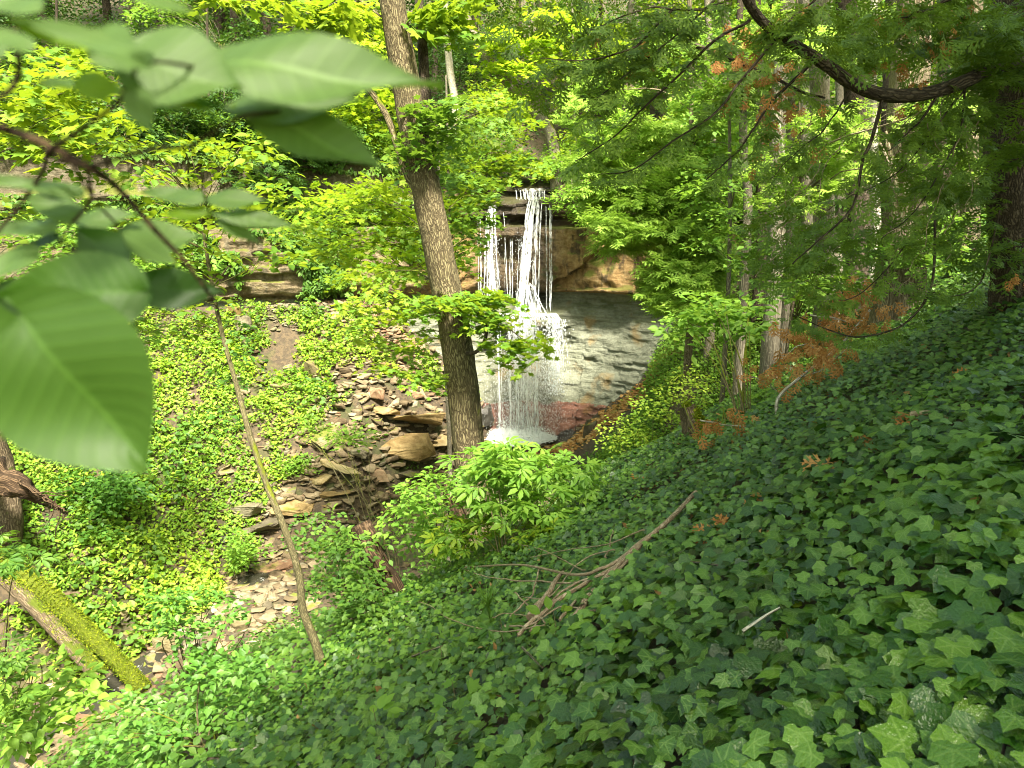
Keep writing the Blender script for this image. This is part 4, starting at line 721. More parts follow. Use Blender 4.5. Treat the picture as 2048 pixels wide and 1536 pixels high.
gz = lambda x, y: float(ground(x, y))
def stem_from(px, py, Y, off=(0, 0)):
    p = at(px, py, Y); x, y = p[0] + off[0], p[1] + off[1]; z = float(hill(np.array(x), np.array(y))) if y > cy(x) else gz(x, y); return np.array([x, y, z - .15])
def simple_tree(name, label, px, py, Y, areas, bark='bark_grey', r=.08, top=-200, off=(0, 0), cat='tree', **k):
    b0 = stem_from(px, py, Y, off); t = at(px, py, Y); t2 = at(px - 10, top, Y); return leafy_tree(name, label, cat, [b0, b0 * .5 + t * .5 + np.array([.1, 0, 0]), t, t2], r, r * .35, bark, areas, **k)
simple_tree('maple_tree', 'bright young maple whose leaf layers fill the upper left behind the blurred leaves', -330, 300, 7.6, [(np.concatenate([area(80, 160, 130, 70, 6.6, 8.4, 15), area(90, 250, 130, 50, 6.6, 8.4, 11)]), .32, 36, MAPLE, .12, 'maple')], r=.06, nb=8, brr=.012, tw=.007)
simple_tree('maple_tree', 'yellow leaved maple leaning over the left ledge beyond the big trunk', 885, 600, 16.5, [(np.concatenate([area(720, 420, 110, 70, 15, 18, 26), area(790, 510, 90, 40, 15, 17, 14)]), .50, 60, MAPLE, .125, 'yellow'), (np.concatenate([area(640, 460, 70, 80, 15, 18, 12), area(800, 380, 60, 120, 15, 18, 14)]), .5, 55, MAPLE, .125, 'maple')], r=.07, nb=12, top=250)
simple_tree('maple_tree', 'yellow topped maple beyond the blurred leaf tip', 640, 300, 31, [(np.concatenate([area(690, 120, 90, 40, 29, 33, 18), area(720, 200, 80, 50, 29, 33, 12), area(730, 50, 70, 50, 29, 33, 10)]), .85, 60, MAPLE, .22, 'yellow'), (area(760, 260, 80, 70, 29, 33, 10), .85, 60, MAPLE, .22, 'maple')], r=.09, nb=10)
simple_tree('maple_tree', 'yellow-green maple crossing the leaning trunk above the falls', 1150, 250, 31.5, [(np.concatenate([area(1040, 110, 80, 60, 30, 31, 20), area(1120, 60, 60, 50, 30, 32, 9)]), .7, 60, MAPLE, .21, 'yellow'), (np.concatenate([area(1180, 150, 90, 100, 30, 33, 20), area(1060, 330, 110, 35, 31.5, 33, 12)]), .75, 60, MAPLE, .21, 'maple')], r=.09, nb=10)
simple_tree('maple_tree', 'mid green maple drooping over the cliff between the big trunk and the falls', 902, 560, 19, [(np.concatenate([area(920, 380, 50, 130, 18, 20, 26), area(980, 250, 70, 70, 18, 21, 12), area(1010, 330, 60, 22, 18, 20, 8), area(900, 500, 40, 60, 17, 18.5, 10)]), .50, 62, MAPLE, .13, 'maple')], r=.07, nb=12, top=150)
simple_tree('cedar_tree', 'feathery bright green cedar curtain hanging over the right rim of the bowl', 1385, 400, 21.5, [(np.concatenate([area(1310, 420, 110, 100, 19.5, 23, 60), area(1370, 510, 70, 70, 19, 22, 34), area(1260, 330, 90, 100, 20, 23, 34), area(1400, 300, 90, 150, 20, 23, 40), area(1190, 240, 60, 110, 20.5, 23, 16), area(1385, 585, 55, 45, 18.5, 21, 22), area(1330, 560, 30, 30, 20, 22, 8)]), .50, 85, FRONDS, .34, 'cedar_painted_lit')], r=.14, nb=14, bark='bark_ced')
simple_tree('hemlock_tree', 'soft green tree filling the gap between cedar curtain and dark trunks', 1460, 400, 18.5, [(np.concatenate([area(1450, 350, 70, 200, 17, 20, 34), area(1400, 120, 90, 100, 17, 20, 20)]), .5, 60, OVATE, .12, 'bright')], r=.08, nb=10)
simple_tree('broadleaf_tree', 'light green bush-like tree spilling over the rim just right of the falls', 1150, 420, 28.6, [(np.concatenate([area(1150, 400, 40, 45, 28.3, 29.6, 24), area(1130, 340, 40, 30, 29, 30.5, 12), area(1200, 420, 40, 30, 28, 29, 14)]), .5, 60, OVATE, .14, 'bright')], r=.07, nb=8, top=300, off=(.6, 2.6))
simple_tree('dogwood_tree', 'layered pale green tree reaching over the far left ledge', -260, 420, 15, [(np.concatenate([area(60, 470, 110, 50, 13, 16, 12), area(200, 430, 120, 50, 14, 17, 14), area(300, 520, 120, 40, 14, 17, 12), area(120, 560, 120, 40, 13, 15, 8)]), .5, 48, OVATE, .13, 'bright')], r=.06, nb=10, top=200)
simple_tree('dogwood_tree', 'small sunlit understory tree on the slope above the left ledge', 455, 330, 31, [(np.concatenate([area(455, 320, 60, 25, 30, 32, 10), area(550, 80, 50, 30, 34, 37, 8), area(300, 20, 80, 30, 33, 36, 10)]), .8, 60, OVATE, .2, 'bright'), (np.concatenate([area(330, 270, 90, 40, 30, 33, 12), area(560, 250, 60, 60, 30, 33, 10)]), .8, 60, OVATE, .2, 'blue')], r=.07, nb=8, top=100)
for nm, lab, px, py, Y, gs in [('hemlock_tree', 'dark hemlock boughs filling the shade above the left ledge', 120, 330, 29, [(120, 300, 170, 45, 16), (300, 260, 120, 50, 14)]), ('hemlock_tree', 'dark hemlock boughs behind the small pale leaved branch', 420, 250, 29.5, [(430, 250, 110, 70, 18), (560, 200, 90, 60, 14)]), ('hemlock_tree', 'dark young hemlock tucked against the ledge beyond the yellow maple', 620, 300, 28.5, [(520, 340, 90, 30, 8), (640, 280, 70, 40, 9)])]:
    simple_tree(nm, lab, px, py, Y, [(np.concatenate([area(a, b_, c_, d_, Y - 1.5, Y + 1.5, n_) for a, b_, c_, d_, n_ in gs]), .85, 90, FRONDS, .42, 'dark')], r=.1, nb=8, bark='bark_dark', off=(0, 1.5))  # dark boughs added to stand in for shade between the leaves
# trunks standing along the rim and on the terrace
def trunk_tree(name, label, pts, Y, wpx, bark, areas=(), base=None, sides=14, group=None, **k):
    P = [at(px, py, Y) for px, py in pts]; g = P[0].copy(); z = float(hill(np.array(g[0]), np.array(g[1]))) if Y > cy(g[0]) else gz(g[0], g[1])
    if z < g[2]: P.insert(0, np.array([g[0] + (g[0] - P[1][0]) * .1, g[1], z - .2]))
    d = (P[-1] - P[-2]) / np.linalg.norm(P[-1] - P[-2]); P.append(P[-1] + d * 3.5); r = wpx * Y / FPX / 2 * .97
    return leafy_tree(name, label, 'tree', P, r * 1.12, r * .75, bark, list(areas), sides=sides, n=70, group=group, **k)
up = lambda x, Y, z0, z1, n, rr=1.8: np.array([(x + R.normal(0, rr), Y + R.normal(0, rr), R.uniform(z0, z1)) for _ in range(n)])
trunk_tree('leaning_tree', 'pale leaning trunk slanting above the lip of the falls', [(1118, 420), (1108, 300), (1085, 240), (1020, 170), (960, 95), (930, 30), (905, -60)], 31.5, 21, 'bark_grey', [(up(-2, 31.5, 10, 15, 18), .9, 60, QUAD, .2, 'green')], nb=6)
trunk_tree('leaning_tree', 'thin pale trunk standing just left of the leaning one', [(913, 330), (910, 210), (900, 140), (893, 60), (888, -40)], 33, 15, 'bark_pale', [(up(-3, 33, 10, 15, 14), .9, 60, QUAD, .2, 'maple')], nb=6)
TG = 'cedar and hardwood trunks on the terrace'
fr = lambda cx, cyy, rx, ry, Y0, Y1, n: area(cx, cyy, rx, ry, Y0, Y1, n)
trunk_tree('cedar_tree', 'thin dark trunk first beyond the cedar curtain', [(1494, 460), (1488, 330), (1480, 150), (1440, 0)], 18, 17, 'bark_grey', [(fr(1470, 150, 60, 120, 17, 19, 5), .45, 60, FRONDS, .3, 'cedar')], nb=5, group=TG)
trunk_tree('cedar_tree', 'grey trunk with a dead pale branch curving beside it', [(1552, 520), (1553, 400), (1556, 220), (1570, 60), (1575, -20)], 16.5, 31, 'bark_grey', [(up(12, 16, 9, 14, 7, 1.5), .8, 50, FRONDS, .42, 'cedar')], nb=5, group=TG)
trunk_tree('cedar_tree', 'slim trunk close beside the grey one with the dead branch', [(1580, 480), (1578, 300), (1590, 100), (1600, -20)], 18, 15, 'bark_grey', [(fr(1600, 120, 50, 100, 17, 19, 6), .45, 60, FRONDS, .3, 'cedar')], nb=4, group=TG)
trunk_tree('cedar_tree', 'stout vertical grooved trunk in the middle of the terrace', [(1660, 540), (1652, 480), (1645, 380), (1640, 250), (1640, 100), (1645, -20)], 14.5, 42, 'bark_grey', [(up(10.5, 14.5, 9, 14, 8, 1.7), .8, 50, FRONDS, .42, 'cedar')], nb=5, sides=22, group=TG)
trunk_tree('cedar_tree', 'thick smooth dark trunk behind the curved overhead limb', [(1720, 500), (1716, 350), (1712, 200), (1700, 80), (1690, -20)], 17, 46, 'bark_dark', [(up(14, 17, 9, 14, 7, 1.7), .8, 50, FRONDS, .42, 'cedar')], nb=5, group=TG)
trunk_tree('cedar_tree', 'narrow pale trunk close to the torn cedar', [(1752, 480), (1748, 300), (1745, 150), (1748, -20)], 15.5, 17, 'bark_pale', [(fr(1730, 60, 60, 60, 15, 16, 6), .4, 60, FRONDS, .3, 'cedar')], nb=4, group=TG)
tc_, _ = trunk_tree('cedar_tree', 'largest cedar with stringy pink-brown bark and a torn hollow base', [(1808, 470), (1808, 380), (1812, 250), (1822, 120), (1830, 0)], 12.5, 76, 'bark_ced', [(up(9.4, 12.0, 8, 13, 9, 1.8), .8, 50, FROND2, .40, 'cedar')], nb=6, sides=26, group=TG)
for k, (pa, w1) in enumerate([([(1795, 440), (1790, 370), (1778, 300), (1772, 262)], 15), ([(1806, 450), (1812, 380), (1818, 320), (1822, 285)], 13), ([(1782, 400), (1776, 330), (1760, 285)], 9)]):
    part_tube(tc_, 'torn_wood', [at(x, y, 11.95 - .1 * k) for x, y in pa], w1 * 12 / FPX * .6, .015, 'torn', 7, rough=.5, seed=k)
trunk_tree('cedar_tree', 'sunlit trunk between the torn cedar and the darkest cedar', [(1940, 450), (1938, 330), (1942, 180), (1950, 0)], 14, 34, 'bark_ced', [(up(12.2, 14, 9, 14, 7, 1.7), .8, 50, FROND2, .42, 'cedar')], nb=5, sides=18, group=TG)
for k, (px, Y, w_, lab, bk) in enumerate([(1425, 24, 14, 'thin trunk glimpsed through the cedar curtain', 'bark_grey'), (1520, 23, 20, 'dim trunk set back behind the first terrace trunks', 'bark_dark'), (1610, 22, 22, 'dim straight trunk far behind the grooved trunk', 'bark_grey'), (1680, 25, 20, 'pale far trunk against the bright clearing', 'bark_grey'), (1775, 21, 26, 'dark straight trunk seen past the torn cedar', 'bark_dark'), (1880, 19, 22, 'slim shaded trunk beside the sunlit cedar', 'bark_dark'), (1980, 20, 24, 'shaded trunk in the thicket near the darkest cedar', 'bark_dark'), (1460, 29, 14, 'dark angled trunk crossing the bright background leaves', 'bark_dark')]):
    trunk_tree('broadleaf_tree', lab, [(px + 4, 470), (px, 300), (px - 6 + 3 * k, 100), (px - 12 + 5 * k, -30)], Y, w_, bk, [(up(at(px, 0, Y)[0] + 3, Y, 8, 12, 5, 2), .9, 60, QUAD, .2, 'green')], nb=4)
simple_tree('cedar_tree', 'young feathery cedar screening the terrace trunks', 1600, 300, 13.2, [(np.concatenate([area(1600, 330, 70, 130, 12.5, 14, 16), area(1700, 250, 60, 120, 12.5, 14, 12), area(1880, 250, 50, 120, 11, 12, 8), area(1560, 60, 90, 60, 12.5, 14, 10)]), .36, 46, FRONDS, .24, 'cedar_painted_lit')], r=.03, nb=8, bark='bark_ced')
# pale dead branch and the ivy-clad leaning log on the terrace
o = Buf(); tube(o, [at(x, y, 15.8) for x, y in [(1542, 215), (1556, 245), (1566, 300), (1568, 350), (1572, 372)]], .045, .015, 30, 8, rough=.2); tag(o.obj('dead_branch', M['bark_pale'], None, True), 'bare pale branch hanging down against the grey terrace trunk', 'branch')
o = Buf(); tube(o, [at(1960, 150, 10.5), at(1985, 200, 10.7), at(2010, 230, 11)], .09, .07, 20, 10, rough=.15); tag(o.obj('broken_limb', M['bark_pale'], None, True), 'short pale broken limb wedged beside the darkest cedar', 'branch')

# ------------------------------------------------------------------ the dark cedar on the right and its overhead limb
cx0 = at(2030, 560, 8.2)
cpts = [np.array([cx0[0] + .1, 8.2, gz(cx0[0], 8.2) - .3]), at(2032, 560, 8.2), at(2022, 350, 8.2), at(2030, 130, 8.2), at(2040, -80, 8.2), np.array([5.9, 8.2, 9.0])]
shade = np.array([(R.uniform(2.9, 9.5), R.uniform(-2, 6.0), R.uniform(4.6, 8.5)) for _ in range(105)])  # out-of-view crown added to block the sun over the ivy
low = np.concatenate([fr(1950, 180, 110, 130, 6.8, 9, 15), fr(1990, 60, 90, 70, 6, 8, 8), fr(1890, 380, 110, 100, 7.5, 9.5, 8), fr(1980, 480, 60, 70, 7.5, 9, 6)])
ced, cC = leafy_tree('cedar_tree', 'darkest cedar nearest the camera whose long limb sweeps across the top', 'tree', cpts, .27, .14, 'bark_dark', [(low, .32, 30, FROND2, .21, 'cedar'), (shade, .95, 62, FRONDS, .42, 'cedar')], nb=10, sides=22, n=90, tw=.012, rough=.14, flare=.3)
limb = [(2040, 115, 8.0), (1992, 132, 7.4), (1930, 163, 6.8), (1850, 188, 6.4), (1770, 190, 6.1), (1705, 168, 5.9), (1650, 128, 5.7), (1600, 98, 5.6), (1545, 62, 5.5), (1510, 25, 5.4), (1488, -12, 5.3), (1450, -90, 5.2)]
part_tube(ced, 'branch', [at(*p) for p in limb], .062, .026, 'bark_dark', 16, 130, rough=.22)
tw_ = [([(1560, 72), (1480, 165), (1430, 225), (1348, 280), (1270, 335), (1195, 350)], 5.5, 5.3, .011), ([(1500, 40), (1440, 75), (1400, 110), (1348, 160), (1290, 215), (1230, 270), (1150, 322)], 5.4, 5.1, .012),
       ([(1622, 128), (1560, 185), (1520, 240), (1480, 300), (1412, 360)], 5.7, 5.4, .013), ([(1765, 196), (1740, 285), (1722, 335), (1700, 420), (1640, 480), (1585, 528)], 6.1, 5.8, .016),
       ([(1880, 187), (1832, 250), (1776, 302)], 6.5, 6.2, .013), ([(1700, 180), (1665, 240), (1605, 295), (1540, 358)], 5.9, 5.7, .008), ([(1905, -5), (1850, 20), (1796, 38)], 6.2, 6.0, .016),
       ([(1350, 15), (1270, 95), (1183, 120), (1080, 118)], 5.2, 5.0, .010), ([(1430, 0), (1350, 70), (1240, 160), (1190, 200)], 5.2, 5.0, .008), ([(1930, 165), (1920, 260), (1880, 340), (1830, 420), (1760, 480)], 6.8, 6.3, .011),
       ([(1960, 140), (1900, 215), (1800, 340), (1690, 400)], 6.9, 6.4, .009), ([(1480, -10), (1400, 20), (1300, 20), (1180, 60)], 5.2, 5.0, .010), ([(1640, -10), (1590, 30), (1552, 58)], 5.6, 5.5, .010), ([(1850, 430), (1770, 540), (1690, 600), (1610, 560)], 6.4, 6.2, .008),
       ([(1870, 440), (1862, 570), (1822, 640), (1760, 668), (1700, 672), (1640, 652), (1585, 628)], 7.4, 7.2, .014), ([(2000, 420), (1960, 560), (1900, 590), (1800, 560)], 7.6, 7.2, .010), ([(1348, 50), (1370, 75), (1400, 92), (1470, 125), (1540, 150), (1600, 182), (1650, 196)], 6.4, 6.2, .026)]
tips = []; tdir = []
for pts, Ya, Yb, r_ in tw_:
    P = [at(x, y, Ya + (Yb - Ya) * i / (len(pts) - 1)) for i, (x, y) in enumerate(pts)]; part_tube(ced, 'twig', P, r_, r_ * .3, 'bark_dark', 6, 40, rough=.15, wob=.02, seed=len(tips))
    C = spline(P, 60); T = nrm(np.gradient(C, axis=0))
    for i in range(6, 60): tips.append(C[i]); tdir.append(T[i])
tips = np.array(tips); tdir = np.array(tdir)
def fronds_on(pts, dirs, per, s, mk, name, root, sp=.16, hang=.55, T=None):
    n = len(pts) * per; k = np.repeat(np.arange(len(pts)), per); b = Buf(); side = nrm(np.cross(dirs, [0, 0, 1]))[k] * R.choice([-1, 1], n)[:, None]
    tip = dirs[k] * .7 + side * R.uniform(.2, 1, n)[:, None] + np.array([0, 0, -1.]) * R.uniform(.1, hang * 2, n)[:, None] + rdir(n) * .3; nor = np.array([0, -.4, .8]) + rdir(n) * .55
    leaves(b, T or FROND, pts[k] + side * R.uniform(0, sp, n)[:, None] + np.array([0, 0, -1]) * R.uniform(0, sp * .5, n)[:, None], nor, tip, R.uniform(s * .6, s * 1.25, n)); o = b.obj(name, M[mk], root)
    if root is not None: o.location = -root.location
    return o
fronds_on(tips[::2], tdir[::2], 2, .17, 'cedar', 'foliage', ced, sp=.12)
fresh = np.concatenate([fr(1250, 190, 150, 90, 4.9, 6, 3), fr(1200, 60, 170, 60, 4.9, 6, 6), fr(1700, 60, 200, 60, 5.2, 6.6, 15), fr(1880, 60, 150, 80, 6, 7.5, 18), fr(1700, 500, 160, 60, 6, 7.5, 12), fr(1900, 300, 120, 120, 6.2, 8, 15), fr(1560, 420, 80, 120, 6, 8, 10)])
b = Buf(); clouds(b, fresh, .22, 16, FROND, .17, flat=.5, jit=.6); o = b.obj('foliage', M['cedar'], ced); o.location = -ced.location
for q in range(26):
    a = (R.uniform(1560, 1960), R.uniform(200, 520), R.uniform(6.2, 8.2)); dx, dy = R.uniform(-170, 60), R.uniform(60, 190); mid = (a[0] + dx * .35 + R.uniform(-25, 25), a[1] + dy * .6, a[2] - .1)
    part_tube(ced, 'twig', [at(a[0] + 25, a[1] - 40, a[2] + .1), at(*a), at(*mid), at(a[0] + dx, a[1] + dy, a[2] - .3)], R.uniform(.004, .008), .002, 'branchwood', 5, 26, wob=.06, seed=q * 1.7)
deadp = np.concatenate([fr(1500, 120, 50, 110, 5.6, 5.9, 15), fr(1455, 60, 20, 60, 5.6, 5.8, 5), fr(1550, 230, 30, 70, 5.8, 6.1, 10), fr(1270, 105, 22, 24, 5.2, 5.4, 4), fr(1605, 232, 10, 14, 5.8, 5.9, 3), fr(1830, 90, 60, 90, 6.2, 6.8, 18), fr(1890, 30, 40, 40, 6.2, 6.8, 6), fr(1660, 245, 12, 10, 6, 6.1, 1), fr(2015, 545, 12, 16, 7, 7.2, 2)])
b = Buf(); deadp = deadp[::2]; n = len(deadp) * 4; k = np.repeat(np.arange(len(deadp)), 4); leaves(b, FROND, deadp[k] + R.normal(0, .10, (n, 3)), rdir(n) * .6 + [0, -1, .2], rdir(n) * .3 + [0, 0, -1.], R.uniform(.06, .14, n)); o = b.obj('dead_spray', M['dead'], ced); o.location = -ced.location

# unseen trees added behind the camera so their crowns shade the ivy
for nm, lab, x, y, cen in [('broadleaf_tree', 'broadleaf tree on the ivy slope behind the viewpoint', 3.4, -3.0, (4.2, -.6)), ('broadleaf_tree', 'second broadleaf tree higher on the slope behind the viewpoint', 7.6, -1.2, (7.2, 1.2))]:
    z = gz(x, y); C = np.array([(cen[0] + R.uniform(-3.8, 3.4), cen[1] + R.uniform(-4.2, 3.0), R.uniform(4.2, 8.0)) for _ in range(85)] + ([(R.uniform(-.9, 3.0), R.uniform(-2.5, 3.4), R.uniform(3.3, 5.2)) for _ in range(40)] if x < 5 else []))
    leafy_tree(nm, lab, 'tree', [(x, y, z - .3), (x + .1, y + .2, z + 3), (x + .2, y + .6, 5), (cen[0], cen[1], 9)], .22, .07, 'bark_grey', [(C, .9, 75, QUAD, .2, 'green')], nb=8)

# ------------------------------------------------------------------ shrubs and seedlings
def shrub(name, label, px, py, areas, r=.012, bark='bark_sap', cat='shrub', base=None, nb=12, Y=None, group=None):
    B = hit(px, py) if base is None else np.array(base, float); root = thing(name, B, label, cat, group)
    for gi, (C, rad, per, T, s, mk) in enumerate(areas):
        b = Buf(); clouds(b, C, rad, per, T, s, flat=.3, jit=.34); o = b.obj('foliage', M[mk], root); o.location = -root.location
    C = np.concatenate([a[0] for a in areas])
    for i in R.permutation(len(C))[:nb]:
        c = C[i]; q = B + np.array([R.normal(0, .06), R.normal(0, .06), -.08]); L = np.linalg.norm(c - q); part_tube(root, 'stem', [q, q * .6 + c * .4 + np.array([0, 0, .12 * L]) + R.normal(0, .04 * L, 3) * [1, 1, .3], c], r * R.uniform(.7, 1.2), r * .35, bark, 6, 16)
    return root
shrub('buckeye_shrub', 'bright lime palmate leaved shrub in front of the plunge pool', 1010, 1140, [(np.concatenate([area(1060, 930, 120, 50, 9.0, 10.2, 16), area(980, 980, 60, 60, 8.8, 10, 7), area(1130, 1000, 90, 60, 8.8, 9.6, 8)]), .30, 13, PALM, .20, 'bright'), (np.concatenate([area(960, 1060, 70, 60, 8.6, 9.6, 8), area(1060, 1090, 60, 50, 8.4, 9.2, 6)]), .28, 14, PALM, .17, 'maple')])
shrub('honeysuckle_shrub', 'leafy mid green shrub crowding the foot of the big maple', 880, 1130, [(np.concatenate([area(880, 985, 60, 45, 9.6, 11, 10), area(800, 1050, 90, 60, 9.6, 11, 15), area(900, 1040, 60, 80, 9.4, 10.4, 10)]), .30, 46, OVATE, .085, 'bright')])
shrub('honeysuckle_shrub', 'green shrub between the sapling and the broken stump', 720, 1250, [(np.concatenate([area(690, 1120, 80, 70, 8.6, 10, 16), area(740, 1200, 70, 60, 8.6, 9.8, 12), area(650, 1080, 50, 50, 9.5, 11, 7)]), .27, 46, OVATE, .08, 'green')])
shrub('honeysuckle_shrub', 'pale green shrub sprawling over the rocks under the big maple spray', 830, 1000, [(np.concatenate([area(700, 880, 50, 25, 14, 16, 5), area(640, 850, 50, 30, 15, 17, 5)]), .42, 50, OVATE, .10, 'bright')], base=at(790, 1010, 14.5) * [1, 1, 0] + np.array([0, 0, gz(at(790, 1010, 14.5)[0], 14.5)]))
shrub('leafy_shrub', 'shaded blue-green shrub with tiered leaves and forked stems near the bottom', 430, 1500, [(np.concatenate([area(470, 1360, 110, 30, 6.8, 7.8, 12), area(370, 1430, 130, 50, 6.6, 7.6, 16), area(280, 1500, 120, 40, 6.4, 7.2, 10)]), .24, 34, OVATE, .085, 'blue')], r=.016)
shrub('leafy_shrub', 'small tiered shrub with flat dark leaves standing before the creek stones', 395, 1385, [(np.concatenate([area(400, 1190, 85, 14, 8.8, 9.6, 8), area(380, 1240, 80, 16, 8.6, 9.4, 8), area(420, 1315, 70, 14, 8.4, 9.2, 6)]), .26, 42, OVATE, .085, 'blue')], r=.012)
shrub('leafy_shrub', 'lime shrub with long pointed leaves in the lower corner by the riffle', 60, 1500, [(np.concatenate([area(120, 1370, 110, 40, 7.4, 8.6, 12), area(60, 1440, 100, 50, 7, 8, 10)]), .27, 26, OVATE, .13, 'bright')], r=.012)
shrub('leafy_shrub', 'drooping big leaved shrub hiding the upper ends of the mossy logs', 10, 1420, [(np.concatenate([area(20, 1095, 50, 40, 6.6, 7.4, 4), area(10, 1300, 40, 60, 6.6, 7.4, 4), area(20, 1420, 50, 40, 6.6, 7.4, 3)]), .22, 18, PALM, .13, 'green')], r=.012)
shrub('leafy_shrub', 'dense dark glossy shrub on the bank above the mossy logs', 190, 1140, [(np.concatenate([area(180, 990, 90, 60, 18.5, 20, 22), area(160, 1060, 80, 50, 18, 19.5, 18), area(230, 950, 60, 40, 19, 20.5, 10)]), .45, 60, OVATE, .14, 'blue')], base=(at(180, 1080, 19.4)[0], 19.4, gz(at(180, 1080, 19.4)[0], 19.4)))
shrub('leafy_shrub', 'round light green bush beside the pale slab pile', 590, 960, [(area(588, 935, 38, 30, 22, 23.2, 12), .42, 60, OVATE, .12, 'bright')])
shrub('leafy_shrub', 'small yellow-green bush at the creek gap', 480, 1100, [(area(490, 1090, 40, 30, 18.5, 19.3, 9), .38, 60, OVATE, .11, 'bright')])
shrub('viburnum_shrub', 'bright shrub on thin stems at the gully edge beside the dead orange cedar', 1490, 860, [(np.concatenate([area(1440, 620, 80, 35, 11.2, 12.4, 12), area(1400, 650, 50, 30, 11.2, 12.4, 6), area(1500, 640, 50, 40, 11.2, 12.2, 6)]), .34, 34, OVATE, .13, 'bright')], r=.013)
shrub('leafy_shrub', 'broad green thicket hiding the feet of the grey terrace trunks', 1590, 640, [(np.concatenate([area(1560, 530, 90, 45, 13, 15, 18), area(1650, 560, 80, 40, 12, 14, 14)]), .42, 50, OVATE, .12, 'green')], r=.014)
shrub('leafy_shrub', 'sunlit leafy thicket at the feet of the torn cedar', 1800, 590, [(np.concatenate([area(1790, 500, 100, 45, 11.5, 13, 16), area(1900, 470, 60, 50, 11, 13, 10)]), .38, 50, OVATE, .11, 'bright')], r=.014)
shrub('leafy_shrub', 'lime plant clump where the ivy meets the mossy stump', 1430, 920, [(np.concatenate([area(1410, 880, 50, 50, 12.2, 13.4, 10), area(1360, 960, 50, 30, 11.8, 12.6, 6)]), .32, 40, OVATE, .10, 'bright')])
shrub('leafy_shrub', 'feathery lime growth spilling down the bank above the gully', 1330, 900, [(np.concatenate([area(1310, 850, 60, 60, 17, 19, 12), area(1260, 880, 40, 60, 18, 20, 8), area(1370, 770, 50, 40, 17, 19, 8)]), .5, 70, OVATE, .09, 'cover')], base=(at(1320, 900, 17.6)[0], 17.6, gz(at(1320, 900, 17.6)[0], 17.6)))
for k, (px, py, s, n, T, mk, lab) in enumerate([(905, 1470, .085, 9, MAPLE, 'bright', 'lime seedling poking out of the ivy at the bottom middle'), (750, 1520, .08, 7, OVATE, 'bright', 'small pale seedling at the lowest edge of the ivy'), (880, 1370, .11, 8, TRI3, 'green', 'trefoil leaved seedling among small ivy leaves'), (1000, 1330, .09, 9, TRI3, 'green', 'upright herb below the fallen branches'), (1560, 1300, .05, 5, OVATE, 'yellow', 'tiny yellow-green seedling in the large ivy leaves'), (1105, 1330, .07, 7, OVATE, 'maple', 'yellowish seedling just under the fallen branches')]):
    g = hit(px, py); hgt = .38 if k != 4 else .2; root = thing('seedling', g, lab, 'seedling'); b = Buf(); a = R.uniform(0, 6.28, n); C = np.stack([.10 * np.cos(a), .10 * np.sin(a), hgt * R.uniform(.7, 1, n)], -1); leaves(b, T, C, rdir(n) * .4 + [0, -.3, 1], np.stack([np.cos(a), np.sin(a), -.2 + 0 * a], -1), R.uniform(s, s * 1.5, n)); b.obj('leaves', M[mk], root)
    b = Buf(); tube(b, [(0, 0, -.05), (.02, 0, hgt * .6), (0, .01, hgt)], .004, .002, 8, 5); b.obj('stem', M['bark_sap'], root)
g = hit(975, 1300); root = thing('grass_tuft', g, 'tuft of long blades standing in the ivy under the branch pile', 'grass'); b = Buf(); n = 70; a = R.uniform(0, 6.28, n)
leaves(b, tpl([(-.012, 0, 0), (.012, 0, 0), (.010, .5, .03), (-.010, .5, .03), (0, 1, -.12)], [(0, 1, 2, 3), (3, 2, 4)]), np.stack([.12 * np.cos(a), .12 * np.sin(a), np.full(n, .02)], -1), np.stack([np.cos(a), np.sin(a), .3 + 0 * a], -1) * .8, np.stack([.35 * np.cos(a), .35 * np.sin(a), np.ones(n)], -1), R.uniform(.35, .7, n), np.full(n, 1.4)); b.obj('blades', M['green'], root)

# ------------------------------------------------------------------ logs, stumps, fallen branches
def log(name, label, pts, r0, r1, mk, cat='log', n=60, sides=18, **k):
    b = Buf(); tube(b, pts, r0, r1, n, sides, **k); return tag(b.obj(name, M[mk], None, True), label, cat)
log('mossy_log', 'fallen log thickly coated in bright yellow-green moss sloping to the creek', [at(-60, 1075, 16.5), at(90, 1185, 16.1), at(180, 1270, 15.75), at(245, 1335, 15.3), at(290, 1383, 14.9)], .20, .165, 'bark_moss', rough=.14)
log('fallen_log', 'dark brown half-mossy log lying beside the bright mossy log', [at(5, 1150, 15.1), at(80, 1223, 14.9), at(140, 1287, 14.7), at(200, 1352, 14.4)], .15, .17, 'bark_moss2', rough=.16, seed=3)
log('leaning_snag', 'upright mossy trunk at the frame edge beneath the root mass', [at(-10, 1240, 16.6), at(10, 1150, 16.9), at(22, 1060, 17.1), at(10, 960, 17.3), at(-20, 860, 17.4)], .24, .28, 'bark_moss2', 'tree trunk', rough=.15, seed=8)
st = thing('uprooted_stump', at(20, 990, 16), 'dark uprooted stump with trailing roots at the frame edge', 'stump'); part_tube(st, 'root_mass', [at(-90, 930, 16), at(-20, 955, 15.7), at(40, 975, 15.6), at(80, 1000, 15.8)], .40, .10, 'rot', 16, 50, rough=.9, seed=4)
for k in range(9): part_tube(st, 'root', [at(40 + 5 * k, 960 + 6 * k, 15.5), at(70 + 7 * k, 985 + 4 * k, 15.2), at(110 + R.uniform(-20, 30), 980 + 12 * k, 15.1)], .03, .006, 'rot', 6, 16, wob=.1, seed=k)
sb = hit(800, 1215); stn = log('broken_stump', 'broken rotten snag leaning behind the green shrubs', [sb + [0, 0, -.2], at(785, 1180, sb[1]), at(745, 1110, sb[1]), at(715, 1050, sb[1] + .1)], .20, .15, 'rot', 'stump', rough=.55, seed=2)
